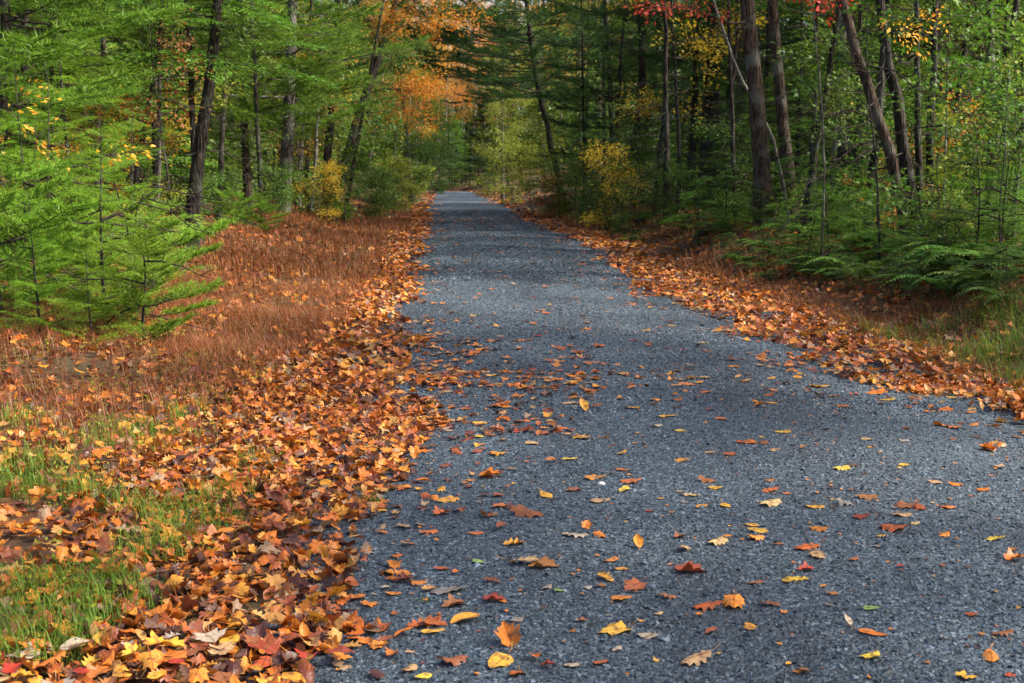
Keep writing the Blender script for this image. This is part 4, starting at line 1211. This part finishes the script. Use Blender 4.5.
for px, Y, k_, tl, lead in [(655, 38, 0, .05, 'slim bare dark'), (668, 33, 1, -.04, 'black bare'), (725, 36, 1, .03, 'black bare'), (738, 30, 0, -.09, 'slanting bare dark'), (748, 41, 2, .05, 'thin bare grey'), (805, 24, 0, .10, 'slanting bare dark'),
                            (815, 31, 1, -.03, 'black bare'), (832, 27, 2, .06, 'thin bare grey'), (862, 26, 0, -.07, 'slanting bare dark'), (872, 22, 1, .04, 'black bare'), (935, 22, 0, -.05, 'slim bare dark'), (948, 27, 1, .06, 'black bare'),
                            (992, 23, 0, .05, 'slim bare dark'), (1012, 25, 1, -.05, 'black bare'), (1022, 20, 2, .03, 'thin bare grey'), (585, 55, 0, -.06, 'slanting bare dark'), (612, 48, 1, .04, 'black bare'),
                            (222, 33, 0, .05, 'slim bare dark'), (265, 38, 1, -.04, 'black bare'), (345, 44, 0, .16, 'slanting bare dark'), (308, 46, 1, .03, 'black bare'), (162, 26, 2, .06, 'thin bare grey'), (80, 25, 0, -.06, 'slim bare dark'), (30, 23, 1, .05, 'black bare')]:
    root = plant('slim', px, Y, ('lf_green', 'hemlock', 'lf_mix')[k_], 1.0, lead=lead, which=k_)
    root.rotation_euler = (rng.normal(0, .02), tl, 0)
for px, Y, s_, lead in [(428, 172, .85, 'dark'), (440, 182, 1.0, 'dark'), (450, 176, .9, 'shaded'), (462, 184, 1.05, 'shaded'), (470, 172, .9, 'dark'), (482, 178, 1.0, 'shaded'), (494, 168, .95, 'dark'), (418, 160, .8, 'shaded'), (457, 192, 1.1, 'tall dark'), (475, 195, 1.1, 'tall dark'), (508, 150, .9, 'shaded')]:
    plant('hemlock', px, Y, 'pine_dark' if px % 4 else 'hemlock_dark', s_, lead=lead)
LEADS = ['thin', 'spindly', 'leafy', 'shaded', 'low', 'feathery']
fill(24, -1, [('young_hemlock', 'hemlock', 1.2), ('young_hemlock', 'sapling', 1.2), ('young_maple', 'lf_green', 1), ('young_maple', 'lf_mix', 1), ('shrub', 'lf_green', 1), ('young_maple', 'lf_rust', 1)], 18, 80, LEADS, .9)
fill(28, 1, [('young_hemlock', 'hemlock', 1.2), ('young_hemlock', 'hemlock', 1.6), ('young_maple', 'lf_green', 1), ('young_maple', 'lf_mix', 1), ('shrub', 'lf_green', 1), ('young_maple', 'lf_green', .9)], 18, 80, LEADS, .9)
for x_, Y_t, kind, leaf_, s_ in [(8.6, 11.5, 'maple', 'lf_mix', 1.0), (9.5, 7.5, 'maple', 'lf_green', 1.1), (11.5, 14, 'hemlock', 'hemlock', 1.2), (12.5, 9.5, 'maple', 'lf_orange', 1.2), (8.3, 4.5, 'maple', 'lf_mix', 1.0), (10.5, 3, 'maple', 'lf_green', 1.1), (7.9, 1.2, 'maple', 'lf_mix', 1.0), (11.8, 6.2, 'maple', 'lf_green', 1.15), (13.0, 1.5, 'hemlock', 'hemlock', 1.2), (9.0, 9.4, 'maple', 'lf_mix', .95)]:  # unseen trees added right of the view to shade the near road
    plant(kind, 0, Y_t, leaf_, s_, lead='tall', x=x_)
# trees closing the view where the road bends away
for px, Y, kind, leaf, s, lead in [(455, 178, 'far_pine', 'pine', .42, 'short shaded'), (432, 168, 'far_pine', 'pine', .55, 'broad'), (478, 172, 'far_pine', 'pine_dark', .45, 'short'), (500, 160, 'far_maple', 'lf_lime', .5, 'airy'),
                                   (445, 215, 'far_maple', 'lf_orange', 1.25, 'glowing'), (470, 225, 'far_maple', 'lf_orange', 1.3, 'wide'), (418, 190, 'far_maple', 'lf_rust', 1.15, 'tall'), (495, 205, 'far_maple', 'lf_rust', 1.2, 'tall'),
                                   (522, 170, 'far_pine', 'pine', .95, 'bushy'), (405, 150, 'far_maple', 'lf_mix', .8, 'leafy'), (545, 150, 'far_maple', 'lf_mix', .9, 'leafy'), (460, 250, 'far_maple', 'lf_yellow', 1.5, 'pale'),
                                   (425, 240, 'far_maple', 'lf_orange', 1.4, 'high'), (510, 245, 'far_maple', 'lf_orange', 1.4, 'high'), (385, 170, 'far_pine', 'pine', 1.0, 'dense'), (570, 165, 'far_pine', 'pine_dark', 1.0, 'dense')]:
    plant(kind, px, Y, leaf, s, lead=lead)

# low evergreen undergrowth along the right bank, and what closes the far bend
for px, Y, s_, lead in [(700, 30, 1.0, 'low'), (728, 28, .8, 'bushy'), (752, 26.5, .7, 'spreading'), (785, 23, .7, 'bushy'), (812, 21, .65, 'bushy'), (842, 20.5, .7, 'flat topped'), (862, 19.5, .5, 'tiny'), (885, 20, .6, 'bushy'),
                        (902, 18.5, .45, 'tiny'), (925, 18, .5, 'spreading'), (945, 17.5, .55, 'bushy'), (962, 16, .55, 'spreading'), (985, 15.5, .6, 'bushy'), (1012, 15.6, .7, 'bushy'), (1022, 17.5, 1.0, 'dense'), (970, 20, .9, 'dense'),
                        (945, 22, .9, 'feathery'), (995, 24, 1.3, 'feathery'), (1015, 28, 1.6, 'tall'), (925, 27, 1.2, 'feathery'), (860, 28, 1.2, 'dense'), (815, 27, 1.1, 'dense'), (742, 33, 1.3, 'dense'), (665, 38, 1.1, 'dense'),
                        (618, 42, 1.1, 'bushy'), (590, 46, 1.0, 'bushy'), (640, 44, 1.5, 'tall'), (565, 56, 1.2, 'bushy'), (720, 40, 1.7, 'tall'), (780, 36, 1.7, 'tall'), (840, 38, 1.8, 'tall'), (890, 40, 1.9, 'tall'), (950, 36, 1.8, 'tall'),
                        (425, 150, 2.2, 'dark'), (438, 158, 2.4, 'dark'), (452, 163, 2.6, 'dark'), (466, 160, 2.4, 'shaded'), (480, 152, 2.2, 'shaded'), (492, 140, 2.0, 'shaded'), (416, 135, 2.0, 'shaded'), (508, 118, 1.7, 'bushy')]:
    plant('young_hemlock', px, Y, 'hemlock' if Y < 100 or rng.random() < .5 else 'pine_dark', s_, lead=lead)
for px, Y, s_, leaf_, lead in [(640, 33, .8, 'lf_green', 'bushy'), (670, 33, .7, 'lf_green', 'low'), (755, 30, .8, 'lf_green', 'bushy'), (830, 24, .6, 'lf_green', 'leafy'), (895, 25, .6, 'lf_green', 'leafy'), (958, 19, .5, 'lf_lime', 'small'),
                               (575, 52, 1.0, 'lf_lime', 'bushy'), (430, 128, 2.0, 'lf_green', 'bushy'), (420, 110, 1.7, 'lf_lime', 'bushy'), (408, 84, 1.5, 'lf_green', 'bushy'), (398, 62, 1.2, 'lf_lime', 'leafy'), (380, 56, 1.2, 'lf_green', 'leafy'), (360, 48, 1.0, 'lf_green', 'bushy'), (335, 43, .9, 'lf_mix', 'bushy'), (270, 36, .8, 'lf_green', 'low'), (228, 31, .8, 'lf_green', 'leafy')]:
    plant('shrub', px, Y, leaf_, s_, lead=lead)

for px, Y, s_, lead in [(860, 16.6, .42, 'low dark'), (905, 15.2, .42, 'low dark'), (940, 14.6, .45, 'low dark'), (800, 19.0, .42, 'low dark'), (770, 21, .45, 'low dark'), (735, 24, .45, 'low dark'), (885, 17.4, .5, 'shaggy'), (825, 18.4, .45, 'shaggy'),
                        (1000, 13.4, .45, 'shaggy'), (965, 14.0, .4, 'shaggy'), (1020, 13.0, .5, 'shaggy'), (700, 27, .5, 'shaggy'), (660, 31, .6, 'low dark'), (630, 36, .7, 'shaggy'), (600, 41, .8, 'low dark'), (915, 16.6, .5, 'round topped'), (845, 17.6, .45, 'round topped'), (955, 15.6, .55, 'round topped')]:
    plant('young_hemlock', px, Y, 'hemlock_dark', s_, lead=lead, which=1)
# ------------------------------------------------------------------ ferns on the right bank
def fern_mesh(n, L):
    b = MB()
    for k in range(n):
        a = k * 6.28 / n + rng.normal(0, .25); l = L * rng.uniform(.75, 1.15)
        t = np.linspace(0, 1, 9); hgt = rng.uniform(.5, .8)
        P = np.stack([np.cos(a) * l * t, np.sin(a) * l * t, l * (hgt * 1.7 * t - hgt * 1.5 * t * t)], 1)
        b.add(*tube(P, np.linspace(.004, .0015, 9), 3))
        s = np.repeat(np.linspace(.14, .97, 18), 2); sg = np.tile([1., -1.], 18)
        Q = np.stack([np.interp(s, t, P[:, i]) for i in range(3)], 1)
        tang = unit(np.stack([np.interp(s, t, np.gradient(P[:, i])) for i in range(3)], 1))
        side = unit(np.cross(tang, [0, 0, 1.0])) * sg[:, None]
        D = unit(side + tang * .45 + rng.normal(0, .08, Q.shape) + np.array([0, 0, -.12]))
        ln = l * .30 * np.minimum(1, s * 4) * (1.06 - s)
        A = frames(D) * (ln[:, None, None] * np.array([1, .62, 1])[None, None, :])
        b.add(*inst(*OVL, A, Q))
    return b.mesh('fern', [M['fern']])


FERNS = [fern_mesh(11, .72), fern_mesh(9, .8), fern_mesh(12, .6)]
fern_spots = [(985, 14.6, 1.25), (1015, 14.2, 1.2), (955, 15.4, 1.1), (1002, 16.4, 1.3), (930, 17, .9), (1020, 12.6, .9), (972, 17.6, 1.2), (848, 18.2, .9), (815, 19.6, .9), (880, 19, .9), (785, 22, .9), (760, 24, .9), (830, 22.5, 1.1),
              (800, 25, 1.0), (905, 20, .9), (722, 27, .9), (690, 30, .9), (860, 26, 1.1), (945, 21, 1.1), (1000, 21, 1.2), (775, 19.3, .8), (650, 36, 1.), (612, 40, 1.0), (740, 31, 1.1), (895, 24.5, 1.), (588, 45, 1.0), (630, 31, .8), (1000, 13.6, 1.0), (960, 14.2, .9), (920, 15.4, .9), (890, 16.2, .9), (865, 17.2, .9), (835, 17.8, .85), (1018, 15.2, 1.2), (980, 16, 1.1), (940, 16.4, 1.0), (808, 18.9, .8), (900, 18.2, 1.0), (760, 21.6, .8), (745, 23, .8), (870, 19.2, 1.0)]
for k, (px, Y, s) in enumerate(fern_spots):
    o = bpy.data.objects.new('fern', FERNS[k % 3]); COL.objects.link(o)
    x = float(Y * ((px - CX) / F + math.tan(YAW)))
    o.location = (x, Y, float(gz(x, Y)) - .01); o.rotation_euler = (0, 0, rng.uniform(0, 6.28)); o.scale = (s, s, s)
    name_it(o, ('broad', 'upright', 'low')[k % 3] + ' green', 'fern', px, Y, 'fern', 'ferns on the right bank')

# ------------------------------------------------------------------ grass and low weeds
def grass(name, mat, x, y, h0, h1, w, lean):
    n = len(x)
    h = rng.uniform(h0, h1, n); a = rng.uniform(0, 6.28, n); wd = w * rng.uniform(.6, 1.2, n)
    ln = h * rng.uniform(.1, lean, n)
    B0 = np.stack([x, y, gz(x, y) - .005], 1)
    d = np.stack([np.cos(a), np.sin(a), np.zeros(n)], 1); s = np.stack([-np.sin(a), np.cos(a), np.zeros(n)], 1) * wd[:, None]
    mid = B0 + d * (ln * .3)[:, None] + np.array([0, 0, 1]) * (h * .6)[:, None]
    tip = B0 + d * ln[:, None] + np.array([0, 0, 1]) * (h * rng.uniform(.75, 1, n))[:, None]
    V = np.stack([B0 - s, B0 + s, mid + s * .75, mid - s * .75, tip + s * .1, tip - s * .1], 1).reshape(-1, 3)
    i = np.arange(n)[:, None] * 6
    Fc = np.concatenate([i + np.array([[0, 1, 2, 3]]), i + np.array([[3, 2, 4, 5]])])
    return MB().add(V, Fc).build(name, mat)


def verge(x, y):
    c = centre(y) - 1.45; q = x - c
    n = .5 + .5 * lump_noise(x * .9, y * .35)
    L = sm(-1.15 + .35 * sm(10, 15, y), -1.7 + .4 * sm(10, 15, y), q) * sm(-5.0, -3.6, q) * sm(6.5, 9.5, y)
    Rr = sm(3.85, 4.3, q) * sm(6.2, 5.2, q)
    return np.clip(L * (.12 + .30 * sm(7.5, 10, y) * (.3 + n) + .85 * n ** 3 + .12 * sm(14, 24, y)) + .42 * Rr * n, 0, 1)


parts = []
x1, y1 = sample(300000, 6.0, 20, verge, -6); x2, y2 = sample(260000, 20, 50, verge, -6); x3, y3 = sample(90000, 50, 140, verge, -6)
tag(grass('dry_grass', M['dry_grass'], x1, y1, .06, .22, .0026, 1.2), kind='stuff')
tag(grass('dry_verge_grass', M['dry_grass'], np.concatenate([x2, x3]), np.concatenate([y2, y3]), .08, .26, .008, 1.0), kind='stuff')


def green_d(x, y):
    n = .5 + .5 * lump_noise(x * 2.1 + 3, y * 2.1)
    a = sm(-.75, -1.25, x) * sm(8.5, 5.0, y) * sm(.35, .85, n)
    bb = sm(-1.0, -1.6, x) * sm(5, 7, y) * sm(34, 12, y) * .30 * sm(.5, .9, n)
    r = .4 * sm(3.9, 4.3, x) * sm(5.6, 5.0, x) * sm(8, 9, y) * sm(14, 12, y) * (.3 + .7 * n)
    return np.clip(np.maximum.reduce([a, bb, r]), 0, 1)


x, y = sample(110000, 3.5, 9, green_d, -6)
x2, y2 = sample(110000, 9, 32, green_d, -6); x = np.concatenate([x, x2]); y = np.concatenate([y, y2])
tag(grass('green_grass', M['green_grass'], x, y, .05, .17, .0022, .9), kind='stuff')
x, y = sample(160000, 9, 15, lambda x, y: sm(3.95, 4.3, x) * sm(5.7, 5.0, x) * sm(9, 10.2, y) * sm(14.5, 12, y) * .55 * sm(.35, .8, .5 + .5 * lump_noise(x * 2.1, y * 2.1)), 3, 7)
tag(grass('green_verge_grass', M['green_grass'], x, y, .06, .26, .0028, .9), kind='stuff')
x, y = sample(9000, 3.5, 14, lambda x, y: np.clip(green_d(x, y) * 1.2 + .05 * sm(-.9, -1.4, x) * (x < 0), 0, 1), -6)
wd, lf = MB(), MB()
n = len(x)
SPRAY_SMALL.put(wd, lf, np.stack([x, y, gz(x, y) + .01], 1), np.stack([rng.normal(0, .5, n), rng.normal(0, .5, n), np.full(n, .8)], 1), rng.uniform(.16, .34, n))
tag(lf.build('low_weeds', M['lf_lime']), kind='stuff')

# green tufts rooted at the edge of the gravel
for k, (px, py, lab) in enumerate([(371, 505, 'small green grass tuft growing out of the gravel edge'), (180, 425, 'bright green grass tuft standing in the dry grass'), (424, 603, 'tiny flat green grass sprig lying on bare gravel'), (206, 416, 'short green grass tuft above the fallen twig')]):
    p = at(px, py); n = (26, 60, 10, 40)[k]
    o = grass('grass_tuft', M['green_grass'], p[0] + rng.normal(0, (.03, .03, .012, .03)[k], n), p[1] + rng.normal(0, (.03, .03, .012, .03)[k], n), .03, (.10, .22, .05, .16)[k], .0025, 1.1)
    tag(o, lab, 'grass tuft', 'green tufts beside the road')

x, y = sample(2600, 3.5, 14, lambda x, y: litter_density(x, y) * (x < left_edge(y) + .2), x1=3)
b = MB()
for i in range(min(420, len(x))):
    a = rng.uniform(0, 6.28); l = rng.uniform(.05, .22); p = np.array([x[i], y[i], float(gz(x[i], y[i])) + rng.uniform(.02, .05)])
    d = np.array([math.cos(a), math.sin(a), rng.normal(0, .25)])
    b.add(*tube(np.stack([p, p + d * l * .5 + rng.normal(0, .008, 3), p + d * l]), [.0028, .0022, .001], 4))
tag(b.build('twig_litter', M['twig']), kind='stuff')
# twigs on the litter, a pebble
def twig(pts, r, lab, name='fallen_twig', lift=.05):
    P = np.array([at(*p) for p in pts]); P[:, 2] = gz(P[:, 0], P[:, 1]) + lift
    L = curve(P, 9); L[:, 2] += .01 * np.sin(np.arange(9)); c = L[0].copy(); b = MB().add(*tube(L - c, np.linspace(r, r * .4, 9), 6))
    d = unit(L[5] - L[4]); e = np.array([d[1], -d[0], .4])
    b.add(*tube(np.stack([L[5] - c, L[5] - c + d * .06 + e * .04, L[5] - c + d * .12 + e * .09]), [r * .5, r * .4, r * .2], 5))
    o = b.build(name, M['twig'], None, True); o.location = c
    tag(o, lab, 'twig')
twig([(172, 473), (200, 460), (225, 446), (243, 431)], .006, 'dark bent twig lying slantwise across the leaf drift')
twig([(96, 512), (107, 502), (116, 490)], .007, 'short dark twig among green weeds left of the drift')
twig([(585, 630), (640, 626), (700, 624)], .0018, 'hair thin straw lying on bare gravel behind the arched cream leaf', 'fallen_straw', .012)


def pebble(px, py, w, lab):
    p = at(px, py); s = w * p[1] / F / 2
    t, u = np.meshgrid(np.linspace(0, np.pi, 8), np.linspace(0, 2 * np.pi, 12, endpoint=False), indexing='ij')
    V = np.stack([np.sin(t) * np.cos(u), np.sin(t) * np.sin(u) * .8, np.cos(t) * .6], 2) * s * (1 + .12 * np.sin(3 * u + 2 * t))[..., None]
    i = np.arange(7)[:, None] * 12; j = np.arange(12)[None]; k = (j + 1) % 12
    Fc = np.stack([i + j, i + 12 + j, i + 12 + k, i + k], 2).reshape(-1, 4)
    o = MB().add(V.reshape(-1, 3), Fc).build('pebble', M['pebble'], None, True); o.location = (p[0], p[1], float(gz(p[0], p[1])) + s * .4)
    tag(o, lab, 'pebble')
M['pebble'] = leaf_mat('pale stone', [(.36, .36, .35), (.46, .46, .45)], transl=0, nscale=20)
pebble(551, 381, 8, 'pale round pebble mid road behind the long gold leaf')
pebble(601, 486, 9, 'pale grey pebble on the gravel near the long tan leaf')

# ------------------------------------------------------------------ the wood beyond, one mass
FARSPRAY = Kit(lambda: spray_leaf(n=34, L=1.1, size=.15, flat=.8, lobed=False), 4)
FARSPRAY.t = [tuple(MB().add(np.concatenate(q.v), np.concatenate(q.f)) for q in pair) for pair in FARSPRAY.t]
wood, leaf, leaf2, leaf3 = MB(), MB(), MB(), MB()
n_wood = 0
while n_wood < 430:
    end = n_wood % 4 == 0
    if end:
        Y = rng.uniform(235, 330); px = rng.uniform(330, 640); x = float(Y * ((px - CX) / F + math.tan(YAW))); h = rng.uniform(26, 40); wide = 2.0
    else:
        side = -1 if n_wood % 2 else 1
        Y = 24 * (10 ** rng.random()); x = float(centre(min(Y, 150))) + side * rng.uniform(13, 16 + Y * .35); h = rng.uniform(12, 22) * (1 + Y / 250); wide = 1 + Y / 200
        px, _ = project((x, Y, 1))
        if not (-150 < px < 1170) or (380 < px < 540): continue
    n_wood += 1
    z = float(gz(x, Y))
    wood.add(*tube(np.stack([np.array([x, Y, z - .2]), np.array([x + rng.normal(0, .4), Y, z + h * .5]), np.array([x + rng.normal(0, .8), Y, z + h])]), np.array([1.3, .8, .15]) * rng.uniform(.1, .22) * wide, 7))
    n = 70
    hh = h * rng.random(n) * .98 + .2; a = rng.uniform(0, 6.28, n); rr = rng.uniform(.3, 3.4, n) * wide * (1.15 - hh / h * .8)
    P = np.stack([x + rr * np.cos(a), Y + rr * np.sin(a), z + hh], 1)
    q = rng.random()
    tgt = (leaf3 if q < .7 else leaf2) if end else (leaf if q < .72 else leaf2)
    D_ = np.stack([np.cos(a), np.sin(a), rng.normal(0, .3, n)], 1); S_ = rng.uniform(1.1, 1.9, n) * wide
    low = (hh < 13.5 + rng.normal(0, 1.5, n)) if end else np.zeros(n, bool)      # evergreen understorey below the autumn canopy
    FARSPRAY.put(MB(), tgt, P[~low], D_[~low], S_[~low], roll=.4)
    if low.any(): FARSPRAY.put(MB(), leaf, P[low], D_[low], S_[low], roll=.4)
mass = MB()
def merge(dst, src, mi):
    base = 0
    for V, Fc in zip(src.v, src.f):
        dst.add(V, Fc - base, mi); base += len(V)
for src, mi in ((wood, 0), (leaf, 1), (leaf2, 2), (leaf3, 3)): merge(mass, src, mi)
tag(mass.build('distant_woods', [M['bark_dark'], M['lf_green'], M['lf_mix'], M['lf_orange']]), kind='stuff')

# prototypes never planted are dropped
for kind, l in PROTO.items():
    for k, src in enumerate(l):
        if (kind, k) not in FIRST:
            for c in list(src.children): bpy.data.objects.remove(c)
            bpy.data.objects.remove(src)

# ------------------------------------------------------------------ daylight
AZ, EL = R(102), R(44)
w = bpy.data.worlds.new('World'); scene.world = w; w.use_nodes = True
N = w.node_tree.nodes; N.clear()
sky = N.new('ShaderNodeTexSky'); sky.sky_type = 'NISHITA'; sky.sun_disc = False; sky.sun_elevation = EL; sky.sun_rotation = AZ
sky.air_density = .75; sky.dust_density = 4.0; sky.ozone_density = .6
bg = N.new('ShaderNodeBackground'); bg.inputs['Strength'].default_value = .15
ow = N.new('ShaderNodeOutputWorld')
w.node_tree.links.new(sky.outputs[0], bg.inputs[0]); w.node_tree.links.new(bg.outputs[0], ow.inputs[0])
sd = bpy.data.lights.new('sun', 'SUN'); sd.energy = 4.0; sd.angle = R(3.0); sd.color = (1, .93, .82)
so = bpy.data.objects.new('sun', sd); COL.objects.link(so)
to_sun = Vector((math.cos(EL) * math.sin(AZ), math.cos(EL) * math.cos(AZ), math.sin(EL)))
so.rotation_euler = (-to_sun).to_track_quat('-Z', 'Y').to_euler()
so.location = (20, 10, 30)
vs = scene.view_settings
scene.display_settings.display_device = 'sRGB'
vs.view_transform = 'Standard'; vs.look = 'None'; vs.exposure = 1.42; vs.gamma = 1; vs.use_curve_mapping = False
scene.cycles.max_bounces = 6; scene.cycles.diffuse_bounces = 3; scene.cycles.glossy_bounces = 2; scene.cycles.transmission_bounces = 4
scene.cycles.transparent_max_bounces = 4
scene.cycles.caustics_reflective = False; scene.cycles.caustics_refractive = False
